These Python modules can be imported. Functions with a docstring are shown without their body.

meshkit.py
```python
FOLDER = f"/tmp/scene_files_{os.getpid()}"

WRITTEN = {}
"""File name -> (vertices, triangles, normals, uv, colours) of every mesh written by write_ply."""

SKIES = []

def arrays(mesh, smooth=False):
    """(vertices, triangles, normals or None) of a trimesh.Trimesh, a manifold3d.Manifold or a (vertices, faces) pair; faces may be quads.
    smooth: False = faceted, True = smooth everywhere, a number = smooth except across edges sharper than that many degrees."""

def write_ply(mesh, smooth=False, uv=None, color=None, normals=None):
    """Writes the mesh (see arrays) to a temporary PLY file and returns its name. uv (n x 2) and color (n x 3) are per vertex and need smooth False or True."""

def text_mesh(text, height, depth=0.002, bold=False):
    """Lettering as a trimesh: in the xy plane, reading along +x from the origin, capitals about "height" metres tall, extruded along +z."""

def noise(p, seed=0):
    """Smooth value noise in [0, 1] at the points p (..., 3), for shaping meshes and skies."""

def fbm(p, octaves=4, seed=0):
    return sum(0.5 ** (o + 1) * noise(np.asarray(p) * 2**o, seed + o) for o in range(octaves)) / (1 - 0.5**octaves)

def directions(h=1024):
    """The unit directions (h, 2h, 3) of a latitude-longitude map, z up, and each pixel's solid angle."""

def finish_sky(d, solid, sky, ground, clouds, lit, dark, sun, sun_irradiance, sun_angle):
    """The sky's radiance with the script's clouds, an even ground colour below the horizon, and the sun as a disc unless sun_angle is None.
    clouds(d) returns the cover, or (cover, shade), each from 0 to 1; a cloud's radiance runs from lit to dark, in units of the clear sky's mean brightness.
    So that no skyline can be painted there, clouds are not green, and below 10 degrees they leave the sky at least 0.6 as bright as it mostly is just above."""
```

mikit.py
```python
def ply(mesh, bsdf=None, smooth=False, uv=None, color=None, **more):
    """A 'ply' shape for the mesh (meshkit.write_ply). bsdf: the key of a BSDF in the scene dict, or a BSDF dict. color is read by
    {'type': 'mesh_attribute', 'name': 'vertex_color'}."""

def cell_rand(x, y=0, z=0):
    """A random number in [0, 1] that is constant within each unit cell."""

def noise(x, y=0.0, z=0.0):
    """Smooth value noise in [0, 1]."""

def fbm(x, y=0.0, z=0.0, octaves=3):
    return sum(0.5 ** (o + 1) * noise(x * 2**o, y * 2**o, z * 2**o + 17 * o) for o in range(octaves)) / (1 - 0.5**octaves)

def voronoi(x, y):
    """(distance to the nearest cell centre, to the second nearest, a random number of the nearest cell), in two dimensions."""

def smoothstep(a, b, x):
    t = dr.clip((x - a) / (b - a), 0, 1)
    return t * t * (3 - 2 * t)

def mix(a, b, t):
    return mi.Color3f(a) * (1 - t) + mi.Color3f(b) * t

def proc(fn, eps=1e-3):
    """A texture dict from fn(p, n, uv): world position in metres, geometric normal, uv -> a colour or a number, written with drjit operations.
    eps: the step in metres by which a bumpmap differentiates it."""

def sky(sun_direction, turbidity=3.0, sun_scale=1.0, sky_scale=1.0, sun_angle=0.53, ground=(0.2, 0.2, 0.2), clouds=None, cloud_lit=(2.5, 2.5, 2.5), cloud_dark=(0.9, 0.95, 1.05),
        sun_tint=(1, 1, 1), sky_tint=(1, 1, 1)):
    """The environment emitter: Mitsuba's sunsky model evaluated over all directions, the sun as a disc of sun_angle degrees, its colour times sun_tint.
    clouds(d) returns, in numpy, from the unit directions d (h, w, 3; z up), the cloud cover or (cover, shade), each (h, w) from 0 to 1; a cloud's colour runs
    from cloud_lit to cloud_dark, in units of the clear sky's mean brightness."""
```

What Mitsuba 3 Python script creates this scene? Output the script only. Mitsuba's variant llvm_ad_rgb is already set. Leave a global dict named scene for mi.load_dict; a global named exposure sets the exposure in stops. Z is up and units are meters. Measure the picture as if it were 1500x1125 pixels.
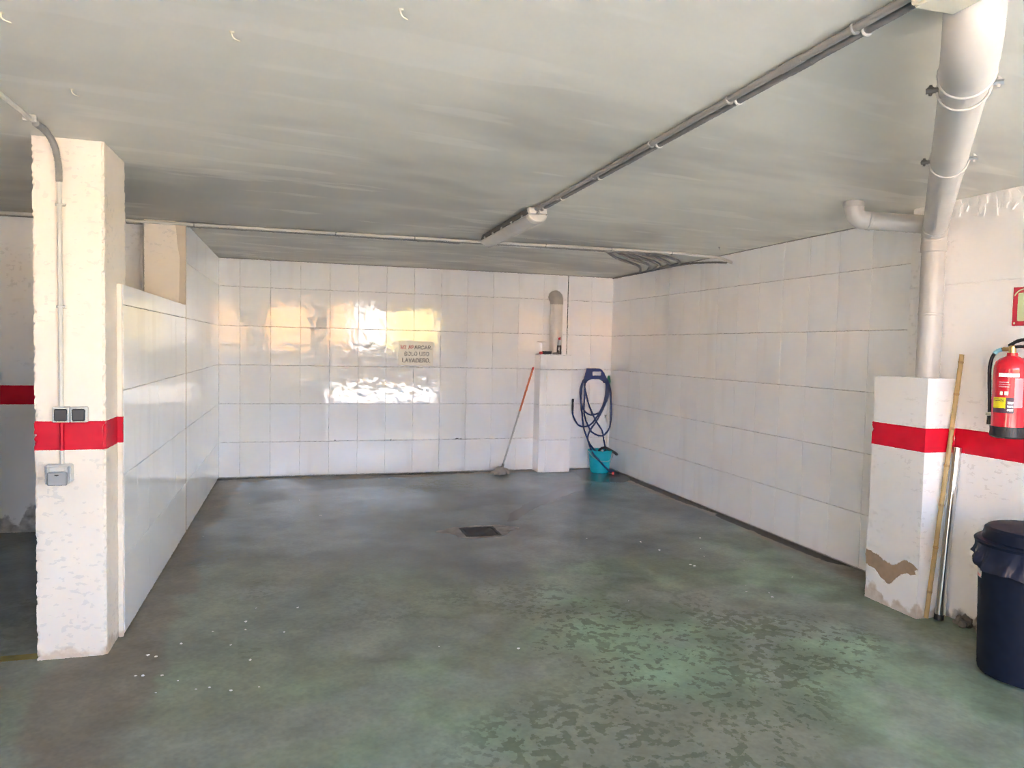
import math, random
import numpy as np
import trimesh, shapely
import shapely.geometry as sg
import drjit as dr
import mitsuba as mi
import mikit, meshkit
from mikit import proc, noise, fbm, smoothstep, mix, cell_rand

random.seed(7)
rng = np.random.default_rng(7)
T = mi.ScalarTransform4f
scene, labels = {}, {}

# ------------------------------------------------------------------ camera, sky, exposure
F_PX = 1067.1
R_, U_, D_ = (np.array(v) for v in ((0.95997663, -0.27922798, 0.02183118), (-0.00689608, 0.05435811, 0.99849769), (0.2799952, 0.958685, -0.05025694)))
EYE = np.array([0.0, 0.0, 1.5])
scene['camera'] = {'type': 'perspective', 'fov': 2 * math.degrees(math.atan(750 / F_PX)), 'fov_axis': 'x', 'near_clip': 0.05, 'far_clip': 300.0,
                   'to_world': T().look_at(origin=EYE.tolist(), target=(EYE + D_).tolist(), up=U_.tolist())}
scene['sky'] = mikit.sky((0.55, 0.42, 0.72), turbidity=3.0, sun_scale=1.0, sky_scale=1.3, ground=(0.3, 0.3, 0.3), sun_tint=(0.99, 1.0, 1.03))
exposure = 6.1

# ------------------------------------------------------------------ helpers
def numbered(name):
    if name not in scene and name not in labels:
        return name
    k = 1
    while f'{name}_{k:03d}' in scene or f'{name}_{k:03d}' in labels:
        k += 1
    return f'{name}_{k:03d}'

def thing(name, label, cat, group=None, kind='thing'):
    key = numbered(name)
    labels[key] = {'label': label, 'category': cat}
    if group: labels[key]['group'] = group
    if kind != 'thing' or name.split('_')[-1] in ('pillar', 'column', 'wall'): labels[key]['kind'] = kind
    return key

def struct(name, label, cat):
    labels[name] = {'label': label, 'category': cat, 'kind': 'structure'}
    return name

def part(parent, name, shape, bsdf=None, smooth=30, label=None, to_world=None, kind=None):
    key = numbered(parent + '__' + name)
    d = shape if isinstance(shape, dict) else mikit.ply(shape, bsdf, smooth=smooth)
    if to_world is not None: d = {**d, 'to_world': to_world}
    scene[key] = d
    if label or kind:
        labels[key] = {}
        if label: labels[key]['label'] = label
        if kind: labels[key]['kind'] = kind
    return key

def body(key, shape, bsdf, smooth=30):
    scene[key] = mikit.ply(shape, bsdf, smooth=smooth)
    return key

def cat(*ms):
    return trimesh.util.concatenate(list(ms))

def box(x0, x1, y0, y1, z0, z1, b=0.0):
    if b <= 0:
        m = trimesh.creation.box((x1 - x0, y1 - y0, z1 - z0))
        m.apply_translation(((x0 + x1) / 2, (y0 + y1) / 2, (z0 + z1) / 2))
        return m
    pts = []
    for x, sx in ((x0, 1), (x1, -1)):
        for y, sy in ((y0, 1), (y1, -1)):
            for z, sz in ((z0, 1), (z1, -1)):
                pts += [(x, y + sy * b, z + sz * b), (x + sx * b, y, z + sz * b), (x + sx * b, y + sy * b, z)]
    return trimesh.convex.convex_hull(np.array(pts))

def spline(P, n=8):
    P = np.asarray(P, float)
    Q = np.vstack([2 * P[0] - P[1], P, 2 * P[-1] - P[-2]])
    out = []
    for i in range(1, len(Q) - 2):
        p0, p1, p2, p3 = Q[i - 1:i + 3]
        for t in np.arange(n) / n:
            out.append(0.5 * (2 * p1 + (p2 - p0) * t + (2 * p0 - 5 * p1 + 4 * p2 - p3) * t * t + (3 * p1 - p0 - 3 * p2 + p3) * t ** 3))
    out.append(P[-1])
    return np.array(out)

def tube(P, r, n=12, caps=True):
    """A swept tube along the points; r is a number or one radius per point."""
    P = np.asarray(P, float)
    r = np.broadcast_to(np.asarray(r, float), (len(P),))
    tg = np.gradient(P, axis=0)
    tg /= np.maximum(np.linalg.norm(tg, axis=1, keepdims=True), 1e-9)
    a = np.cross(tg[0], [0, 0, 1.0]) if abs(tg[0][2]) < 0.9 else np.cross(tg[0], [1.0, 0, 0])
    a /= np.linalg.norm(a)
    V = []
    ang = np.arange(n) * 2 * np.pi / n
    for i in range(len(P)):
        a = a - tg[i] * (a @ tg[i]); a /= np.linalg.norm(a)
        b = np.cross(tg[i], a)
        V.append(P[i] + r[i] * (np.cos(ang)[:, None] * a + np.sin(ang)[:, None] * b))
    V = np.vstack(V)
    Fc = []
    for i in range(len(P) - 1):
        for j in range(n):
            k = (j + 1) % n
            p, q, s, t = i * n + j, i * n + k, (i + 1) * n + k, (i + 1) * n + j
            Fc += [(p, q, s), (p, s, t)]
    if caps:
        V = np.vstack([V, P[0], P[-1]])
        c0, c1, base = len(V) - 2, len(V) - 1, (len(P) - 1) * n
        for j in range(n):
            k = (j + 1) % n
            Fc += [(c0, k, j), (c1, base + j, base + k)]
    return trimesh.Trimesh(V, np.array(Fc), process=False)

def lathe(prof, n=32, at=(0, 0, 0), closed=False):
    """Profile of (radius, height) points turned about the z axis; winding follows the profile upward outside."""
    prof = np.asarray(prof, float)
    ang = np.arange(n) * 2 * np.pi / n
    V = np.array([(r * math.cos(t), r * math.sin(t), z) for r, z in prof for t in ang])
    Fc = []
    m = len(prof)
    for i in range(m - 1 + (1 if closed else 0)):
        for j in range(n):
            k = (j + 1) % n
            i2 = (i + 1) % m
            p, q, s, t = i * n + j, i * n + k, i2 * n + k, i2 * n + j
            Fc += [(p, q, s), (p, s, t)]
    return trimesh.Trimesh(V + np.asarray(at, float), np.array(Fc), process=False)

def extrude(poly, h):
    geoms = getattr(poly, 'geoms', [poly])
    return cat(*[trimesh.creation.extrude_polygon(g, h, engine='earcut') for g in geoms if g.area > 1e-9])

def on_back(m, y):
    """(u, v, depth) of an extrusion to x, z and out of a wall that faces -y."""
    v = np.array(m.vertices)
    return trimesh.Trimesh(np.stack([v[:, 0], y - v[:, 2], v[:, 1]], 1), m.faces, process=False)

def on_right(m, x):
    """(u = -y along the wall, v = z, depth) out of a wall that faces -x."""
    v = np.array(m.vertices)
    return trimesh.Trimesh(np.stack([x - v[:, 2], -v[:, 0], v[:, 1]], 1), m.faces, process=False)

def cyl_patch(cx, cy, r, a0, a1, z0, z1, t=0.0006, n=10):
    a = np.radians(np.linspace(a0, a1, n))
    V = [(cx + rr * math.cos(q), cy + rr * math.sin(q), z) for rr in (r, r + t) for z in (z0, z1) for q in a]
    def idx(k, z, i): return (k * 2 + z) * n + i
    Fc = []
    for i in range(n - 1):
        Fc += [(idx(1, 0, i), idx(1, 0, i + 1), idx(1, 1, i + 1)), (idx(1, 0, i), idx(1, 1, i + 1), idx(1, 1, i))]
        Fc += [(idx(0, 1, i), idx(1, 1, i), idx(1, 1, i + 1)), (idx(0, 1, i), idx(1, 1, i + 1), idx(0, 1, i + 1))]
        Fc += [(idx(0, 0, i), idx(1, 0, i + 1), idx(1, 0, i)), (idx(0, 0, i), idx(0, 0, i + 1), idx(1, 0, i + 1))]
    return trimesh.Trimesh(np.array(V), np.array(Fc), process=False)

# ------------------------------------------------------------------ materials
def mat(name, color, rough=0.5, spec=0.5, metallic=0.0, bump=None, bscale=1.0, eps=1e-3, **more):
    def tex(v):
        if callable(v): return proc(v)
        if isinstance(v, (tuple, list)): return {'type': 'rgb', 'value': [float(c) for c in v]}
        return v
    b = {'type': 'principled', 'base_color': tex(color), 'roughness': tex(rough), 'specular': spec, 'metallic': metallic, **more}
    if bump is not None:
        b = {'type': 'bumpmap', 'height': proc(bump, eps=eps), 'scale': bscale, 'inner': b}
    scene[name] = {'type': 'twosided', 'inner': b}

def grain(base, amt=0.08, f=30.0):
    base = tuple(base)
    def fn(p, n, uv):
        k = 1 + amt * (fbm(p.x * f, p.y * f, p.z * f) - 0.5) * 2
        return mi.Color3f(*base) * k
    return fn

# glazed wall tiles: each its own slight tone, a rippled glaze
def tile_color(p, n, uv):
    t = fbm(p.x * 3, p.y * 3, p.z * 3) - 0.5
    streak = smoothstep(0.62, 0.8, fbm(p.x * 9 + p.y * 9, p.z * 1.3, 3.0))
    return mix(mi.Color3f(0.875, 0.872, 0.872) * (1 + 0.05 * t), (0.74, 0.72, 0.69), streak * 0.25)
def glaze(p, n, uv):
    u = p.x + p.y
    return fbm(u * 24 + p.z * 11, p.z * 19 - u * 9, 1.7, octaves=2) + 0.3 * noise(u * 9, p.z * 9, 9.3)
mat('tile_glaze', tile_color, rough=0.02, spec=0.55, bump=glaze, bscale=0.0010, eps=1.5e-3)
mat('grout', grain((0.36, 0.345, 0.32), 0.15, 40), rough=0.85, spec=0.2)

def paint_dirt(base, dirt, low):
    """Old wall paint: patches and board marks, brown splash dirt with its own ragged outline along the foot."""
    def fn(p, n, uv):
        u = p.x + p.y
        c = mi.Color3f(*base) * (1 + 0.10 * (fbm(u * 2.2, p.z * 2.2, 4.0) - 0.5))
        scuff = smoothstep(0.66, 0.72, fbm(u * 34, p.z * 60, 2.0)) * smoothstep(0.45, 0.6, fbm(u * 3, p.z * 3, 7.0))
        c = mix(c, mi.Color3f(0.5, 0.48, 0.45), scuff * 0.3)
        splash = smoothstep(0.0, 0.035, low * fbm(u * 7, 1.0, 8.0) + 0.05 * fbm(u * 40, p.z * 40, 3.0) - 0.02 - p.z)
        return mix(c, dirt, splash * (0.35 + 0.5 * fbm(u * 25, p.z * 25, 6.0)))
    return fn
def plaster_bump(p, n, uv):
    u = p.x + p.y
    return fbm(u * 22, p.z * 22, 5.0) + 0.35 * fbm(u * 90, p.z * 90, 1.0, octaves=2)
mat('pillar_paint', paint_dirt((0.82, 0.735, 0.635), (0.55, 0.42, 0.30), 0.10), rough=0.55, spec=0.4, bump=plaster_bump, bscale=0.0035)
mat('casing_paint', paint_dirt((0.80, 0.785, 0.75), (0.42, 0.33, 0.22), 0.26), rough=0.32, spec=0.5, bump=plaster_bump, bscale=0.0012)
mat('wall_paint', paint_dirt((0.86, 0.845, 0.82), (0.12, 0.11, 0.09), 0.30), rough=0.5, spec=0.4, bump=plaster_bump, bscale=0.0022)
mat('old_plaster', paint_dirt((0.62, 0.53, 0.43), (0.30, 0.22, 0.15), 0.1), rough=0.75, spec=0.25, bump=plaster_bump, bscale=0.004)
mat('bare_plaster', grain((0.33, 0.245, 0.165), 0.25, 22), rough=0.9, spec=0.15, bump=plaster_bump, bscale=0.006)
mat('red_paint', grain((0.60, 0.008, 0.028), 0.12, 12), rough=0.45, spec=0.3, bump=plaster_bump, bscale=0.001)

def ceiling_color(p, n, uv):
    warp = fbm(p.x * 0.45, p.y * 0.5, 2.0) * 2.2
    v = p.y * 3.0 - p.x * 0.35 + warp * 1.6
    strokes = fbm(p.x * 0.9, v * 0.9, 0.3, octaves=4)
    fine = fbm(p.x * 5, p.y * 15 - p.x * 3, 3.1)
    c = mi.Color3f(0.64, 0.625, 0.56) * (1 + 0.14 * (strokes - 0.5) + 0.045 * (fine - 0.5))
    # soot brushed over the middle of the bay and the back strip, in long ragged strokes
    zone = dr.exp(-dr.square((p.x - 0.1) / 1.7) - dr.square((p.y - 4.4) / 1.25)) + 0.7 * smoothstep(5.0, 6.2, p.y + fbm(p.x * 2, p.y * 2, 4.0)) + 0.45 * dr.exp(-dr.square((p.x - 3.2) / 0.8) - dr.square((p.y - 2.6) / 0.9))
    soot = smoothstep(0.36, 0.72, fbm(p.x * 0.9 + 3.1, v * 0.62, 5.0, octaves=4) * 0.62 + 0.30 * zone + 0.08 * fbm(p.x * 3, v * 2.5, 8.0))
    c = mix(c, (0.40, 0.395, 0.365), soot * 0.8)
    pale = smoothstep(0.60, 0.72, fbm(p.x * 1.6 + 9, p.y * 7 - p.x * 1.1, 7.0, octaves=4))
    return mix(c, (0.78, 0.76, 0.70), pale * 0.28)
def ceiling_bump(p, n, uv):
    return 0.9 * fbm(p.x * 1.3, p.y * 3, 1.0) + 0.16 * fbm(p.x * 14, p.y * 30 - p.x * 6, 2.0)
mat('ceiling_paint', ceiling_color, rough=0.6, spec=0.35, bump=ceiling_bump, bscale=0.005, eps=2e-3)

# floor: sage green paint worn through to grey concrete, dark flaked patches, brown grit by the walls
def floor_parts(p):
    w = fbm(p.x * 0.8 + 4, p.y * 0.8, 2.0, octaves=4) - 0.5
    green = smoothstep(5.4, 3.7, p.y + 2.6 * w - 0.10 * p.x)
    flake_zone = smoothstep(0.42, 0.60, 0.75 * fbm(p.x * 0.9 - 1.3, p.y * 0.9 + 2.2, 6.0, octaves=4) + 0.24 * dr.exp(-dr.square((p.x - 1.6) / 0.9) - dr.square((p.y - 2.9) / 0.8)))
    flake = smoothstep(0.535, 0.59, fbm(p.x * 33, p.y * 33, 1.0, octaves=4) * 0.72 + 0.28 * fbm(p.x * 4.5, p.y * 4.5, 31.0)) * flake_zone
    wear = smoothstep(0.50, 0.62, fbm(p.x * 2.4, p.y * 2.4, 12.0, octaves=5))
    edge = dr.minimum(dr.minimum(dr.abs(p.x + 0.84), dr.abs(3.76 - p.x)), dr.abs(8.44 - p.y))
    grit = smoothstep(0.0, 0.10, 0.62 * fbm(p.x * 2.1, p.y * 2.1, 3.0, octaves=5) * 0.7 - edge)
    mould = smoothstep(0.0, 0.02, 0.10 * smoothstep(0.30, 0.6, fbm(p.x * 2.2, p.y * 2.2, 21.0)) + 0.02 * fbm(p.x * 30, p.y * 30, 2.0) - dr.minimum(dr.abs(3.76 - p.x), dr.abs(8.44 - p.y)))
    return w, green, flake, wear, grit, mould
def floor_color(p, n, uv):
    w, green, flake, wear, grit, mould = floor_parts(p)
    fine = fbm(p.x * 60, p.y * 60, 1.0)
    grey = mix((0.135, 0.165, 0.160), (0.082, 0.104, 0.098), smoothstep(0.35, 0.65, fbm(p.x * 1.1 - 6, p.y * 1.6, 4.0, octaves=5)))
    gr = mix((0.225, 0.315, 0.20), (0.145, 0.180, 0.118), smoothstep(0.36, 0.64, fbm(p.x * 1.3 + 8, p.y * 1.3, 9.0, octaves=5)))
    gr = mix(gr, (0.205, 0.205, 0.150), 0.75 * smoothstep(0.30, 0.62, fbm(p.x * 1.7 - 5, p.y * 1.7, 14.0, octaves=5) + 0.16 * (0.9 - p.x)))
    gr = mix(gr, (0.24, 0.25, 0.215), wear * 0.45)
    c = mix(grey, gr, green)
    c = mix(c, (0.085, 0.105, 0.055), flake * 0.62)
    c = mix(c, (0.20, 0.165, 0.125), grit * 0.75)
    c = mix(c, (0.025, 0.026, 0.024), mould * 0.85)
    mottle = fbm(p.x * 7 + 2, p.y * 7, 5.0, octaves=4)
    return c * (0.88 + 0.24 * fine) * (0.80 + 0.40 * mottle)
def floor_rough(p, n, uv):
    w, green, flake, wear, grit, mould = floor_parts(p)
    wet = smoothstep(0.42, 0.60, fbm(p.x * 0.9 + 1.7, p.y * 0.9 + 0.4, 15.0, octaves=4)) * (1 - green)
    return 0.33 + 0.11 * green + 0.12 * flake + 0.25 * grit - 0.12 * wet + 0.10 * (fbm(p.x * 7, p.y * 7, 3.0) - 0.5)
def floor_bump(p, n, uv):
    return fbm(p.x * 3, p.y * 3, 1.0) + 0.05 * fbm(p.x * 60, p.y * 60, 2.0)
mat('floor_paint', floor_color, rough=floor_rough, spec=0.42, bump=floor_bump, bscale=0.003, eps=2e-3)
scene['water'] = {'type': 'plastic', 'int_ior': 1.45, 'diffuse_reflectance': {'type': 'rgb', 'value': [0.075, 0.085, 0.08]}, 'nonlinear': True}

mat('pvc_pipe', grain((0.45, 0.44, 0.415), 0.06, 8), rough=0.30, spec=0.5)
mat('stub_paint', grain((0.70, 0.67, 0.62), 0.08, 12), rough=0.4)
mat('stub_elbow', grain((0.42, 0.39, 0.35), 0.12, 14), rough=0.5)
mat('conduit_light', grain((0.58, 0.56, 0.51), 0.10, 20), rough=0.45, spec=0.45)
mat('conduit_grey', grain((0.20, 0.195, 0.185), 0.10, 20), rough=0.42, spec=0.45)
mat('conduit_mid', grain((0.27, 0.265, 0.25), 0.10, 20), rough=0.42, spec=0.45)
mat('box_cream', grain((0.62, 0.58, 0.46), 0.06, 10), rough=0.5)
mat('lamp_housing', grain((0.10, 0.098, 0.092), 0.08, 20), rough=0.4)
mat('lamp_diffuser', grain((0.42, 0.415, 0.40), 0.05, 20), rough=0.16, spec=0.55)
mat('lamp_cap', (0.55, 0.52, 0.47), rough=0.14, spec=0.6)
mat('galvanised', grain((0.60, 0.60, 0.59), 0.1, 40), rough=0.32, metallic=1.0)
mat('steel', grain((0.66, 0.66, 0.66), 0.06, 25), rough=0.14, metallic=1.0)
mat('dark_bolt', (0.20, 0.19, 0.18), rough=0.4, metallic=0.8)
mat('bamboo', grain((0.44, 0.30, 0.12), 0.22, 18), rough=0.4)
mat('bamboo_node', grain((0.34, 0.21, 0.08), 0.2, 30), rough=0.5)
mat('black_rubber', (0.018, 0.019, 0.022), rough=0.45)
mat('bin_plastic', grain((0.006, 0.010, 0.022), 0.2, 30), rough=0.5, spec=0.2)
mat('bag_plastic', grain((0.012, 0.016, 0.034), 0.2, 30), rough=0.25, spec=0.45)
mat('extinguisher_red', (0.60, 0.015, 0.03), rough=0.14, spec=0.6, clearcoat=0.6, clearcoat_gloss=0.95)
mat('white_print', (0.80, 0.78, 0.76), rough=0.4)
mat('pink_print', (0.70, 0.30, 0.33), rough=0.4)
mat('yellow_print', (0.80, 0.66, 0.02), rough=0.4)
mat('dark_print', (0.07, 0.03, 0.06), rough=0.4)
mat('brass', (0.62, 0.45, 0.2), rough=0.25, metallic=1.0)
mat('sky_blue_tag', (0.22, 0.50, 0.62), rough=0.4)
mat('sign_red', (0.55, 0.04, 0.06), rough=0.35)
mat('sign_glow', (0.62, 0.68, 0.42), rough=0.4)
mat('sign_cream', (0.76, 0.73, 0.64), rough=0.35)
mat('letter_grey', (0.16, 0.15, 0.15), rough=0.5)
mat('letter_red', (0.55, 0.16, 0.13), rough=0.5)
mat('blue_hose', (0.016, 0.032, 0.115), rough=0.3, spec=0.5)
mat('blue_plastic', (0.012, 0.028, 0.15), rough=0.3, spec=0.5)
mat('bucket_plastic', (0.01, 0.40, 0.50), rough=0.28, spec=0.5)
mat('green_plastic', (0.02, 0.18, 0.09), rough=0.4)
mat('orange_handle', grain((0.62, 0.20, 0.09), 0.15, 30), rough=0.4)
mat('grey_handle', grain((0.50, 0.49, 0.47), 0.2, 30), rough=0.4)
mat('mop_cotton', grain((0.36, 0.33, 0.30), 0.4, 60), rough=0.95, spec=0.1)
mat('cast_iron', grain((0.035, 0.033, 0.03), 0.3, 60), rough=0.55)
mat('switch_frame', (0.60, 0.58, 0.54), rough=0.4)
mat('switch_rocker', (0.05, 0.052, 0.058), rough=0.32)
mat('socket_grey', (0.33, 0.34, 0.35), rough=0.4)
mat('socket_light', (0.55, 0.55, 0.53), rough=0.4)
mat('cola', (0.02, 0.012, 0.01), rough=0.15, spec=0.6)
mat('cap_red', (0.55, 0.05, 0.06), rough=0.35)
mat('pet_frost', (0.58, 0.56, 0.54), rough=0.12, spec=0.6)
scene['clear_plastic'] = {'type': 'thindielectric', 'int_ior': 1.5}
mat('chip_white', (0.72, 0.70, 0.66), rough=0.8)
mat('leaf_dark', (0.11, 0.08, 0.05), rough=0.8)
# outside
mat('pavement', grain((0.58, 0.57, 0.55), 0.2, 2.0), rough=0.85, spec=0.2)
mat('facade_orange', grain((0.74, 0.40, 0.15), 0.08, 1.5), rough=0.9, spec=0.1)
mat('facade_cream', grain((0.74, 0.56, 0.38), 0.08, 1.5), rough=0.9, spec=0.1)
mat('facade_white', grain((0.82, 0.82, 0.80), 0.05, 1.5), rough=0.9, spec=0.1)
mat('facade_yellow', grain((0.80, 0.62, 0.20), 0.08, 1.5), rough=0.9, spec=0.1)
mat('dark_wall', grain((0.055, 0.05, 0.042), 0.3, 3.0), rough=0.9, spec=0.1)
mat('facade_glass', (0.03, 0.035, 0.04), rough=0.2)
mat('pier_paint', grain((0.74, 0.73, 0.71), 0.08, 4.0), rough=0.7, spec=0.25)

# ------------------------------------------------------------------ the room
ZC = 2.40
XL, XR, YB = -0.840, 3.758, 8.447
ROWS = [0.012, 0.395, 0.820, 1.2445, 1.669, 2.093, 2.392]
PITCH = 0.3155

struct('floor', 'worn green painted concrete floor with grey scuffed areas', 'floor')
fl = sg.box(-4.2, -1.5, 6.0, 9.0).difference(sg.Polygon([(1.275, 5.53), (1.555, 5.53), (1.555, 5.82), (1.275, 5.82)]))
fm = extrude(fl, 0.15); fm.apply_translation((0, 0, -0.15))
body('floor', fm, 'floor_paint', False)
mat('line_paint', grain((0.30, 0.23, 0.07), 0.5, 14), rough=0.7, spec=0.2)
part('floor', 'bay_line', box(-4.2, -1.17, 3.81, 3.875, -0.02, 0.0012), 'line_paint', False, label='worn yellow bay line')
struct('ceiling', 'low smudged off-white painted concrete ceiling', 'ceiling')
body('ceiling', box(-4.4, 6.0, -1.5, 9.0, ZC, ZC + 0.3), 'ceiling_paint', False)

# tiles
TILE_CACHE = {}
def tile_shape(w, h):
    k = (round(w, 4), round(h, 4))
    if k not in TILE_CACHE:
        c, d = 0.0016, 0.008
        a, b = w / 2, h / 2
        fr = [(-a + c, -d, -b + c), (a - c, -d, -b + c), (a - c, -d, b - c), (-a + c, -d, b - c)]
        md = [(-a, -d + c, -b), (a, -d + c, -b), (a, -d + c, b), (-a, -d + c, b)]
        bk = [(-a, 0, -b), (a, 0, -b), (a, 0, b), (-a, 0, b)]
        V = np.array(fr + md + bk); Fc = [(0, 1, 2), (0, 2, 3), (8, 10, 9), (8, 11, 10)]
        for i in range(4):
            j = (i + 1) % 4
            Fc += [(4 + i, 4 + j, j), (4 + i, j, i), (8 + i, 8 + j, 4 + j), (8 + i, 4 + j, 4 + i)]
        TILE_CACHE[k] = mikit.ply(trimesh.Trimesh(V, np.array(Fc), process=False), 'tile_glaze', smooth=False)
    return TILE_CACHE[k]

ROW_TILT = {0: 0.55, 1: 0.45, 2: -0.05, 3: 0.0, 4: 0.04, 5: 0.1}
def tile(parent, face, plane, u0, u1, z0, z1, row, gap_u=0.0018, gap_z=0.0034, tilt=1.0):
    """One glazed tile of a wall: face -y (back wall), +x (left wall) or -x (right wall); plane is the glaze's own plane."""
    w, h = u1 - u0 - gap_u, z1 - z0 - gap_z
    if w < 0.01 or h < 0.01: return
    uc, zc = (u0 + u1) / 2, (z0 + z1) / 2
    tx = ROW_TILT.get(row, 0) * tilt + rng.normal(0, 0.025)
    tz = rng.normal(0, 0.025)
    lift = rng.uniform(-0.0003, 0.0003)
    if face == '-y':
        M = T().translate([uc, plane + 0.008 + lift, zc])
    elif face == '+x':
        M = T().translate([plane - 0.008 - lift, uc, zc]) @ T().rotate([0, 0, 1], 90)
    else:
        M = T().translate([plane + 0.008 + lift, uc, zc]) @ T().rotate([0, 0, 1], -90)
    M = M @ T().rotate([1, 0, 0], tx) @ T().rotate([0, 0, 1], tz)
    part(parent, 'tile', tile_shape(w, h), to_world=M)

# back wall
struct('wall_back', 'back wall of the wash bay clad in large glossy white tiles', 'wall')
body('wall_back', box(-1.0, 4.0, YB + 0.012, YB + 0.25, 0, ZC), 'grout', False)
cols = [XL] + [-0.625 + PITCH * k for k in range(13)]
STEP = 3.160
for r in range(6):
    for i in range(len(cols) - 1):
        u0, u1 = cols[i], cols[i + 1]
        tile('wall_back', '-y', YB, u0, u1, ROWS[r], ROWS[r + 1], r)
# the strip right of the step lies a little deeper
for r in range(6):
    for u0, u1 in ((STEP + 0.006, 3.475), (3.475, XR + 0.004)):
        tile('wall_back', '-y', YB + 0.0035, u0, u1, ROWS[r] - 0.002, ROWS[r + 1] - 0.002, r, tilt=0.4)
ed = tube([(STEP, YB + 0.002, z) for z in (1.43, 1.9, 2.39)], 0.005, 8)
part('wall_back', 'edge_strip', ed, 'lamp_housing', label='thin dark grey strip at the edge of the tiled step')
mat('dark_chip', (0.07, 0.06, 0.055), rough=0.8, spec=0.2)
for x, z, w in ((0.392, 0.400, 0.018), (1.022, 0.399, 0.018), (1.800, 0.402, 0.045), (1.845, 0.397, 0.030)):
    pg = sg.Polygon([(x + w * 0.5 * rng.uniform(0.7, 1.2) * math.cos(t), z + 0.008 * rng.uniform(0.5, 1.3) * math.sin(t)) for t in np.linspace(0, 2 * math.pi, 9, endpoint=False)])
    part('wall_back', 'chipped_glaze', on_back(extrude(pg, 0.0018), YB), 'dark_chip', False, label='small dark chip in the glaze at a joint')
# right tiled wall
struct('wall_right', 'right wall of the wash bay clad in large glossy white tiles', 'wall')
body('wall_right', box(XR + 0.010, XR + 0.25, 3.66, YB + 0.25, 0, ZC), 'grout', False)
rc = [YB] + [7.952 - (PITCH + 0.0025) * k for k in range(13)] + [3.80]
for r in range(6):
    for i in range(len(rc) - 1):
        tile('wall_right', '-x', XR, rc[i + 1], rc[i], ROWS[r], ROWS[r + 1], r, tilt=0.15)
    tile('wall_right', '-x', XR, 3.662, 3.80, ROWS[r], ROWS[r + 1], r, tilt=0.15)

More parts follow.
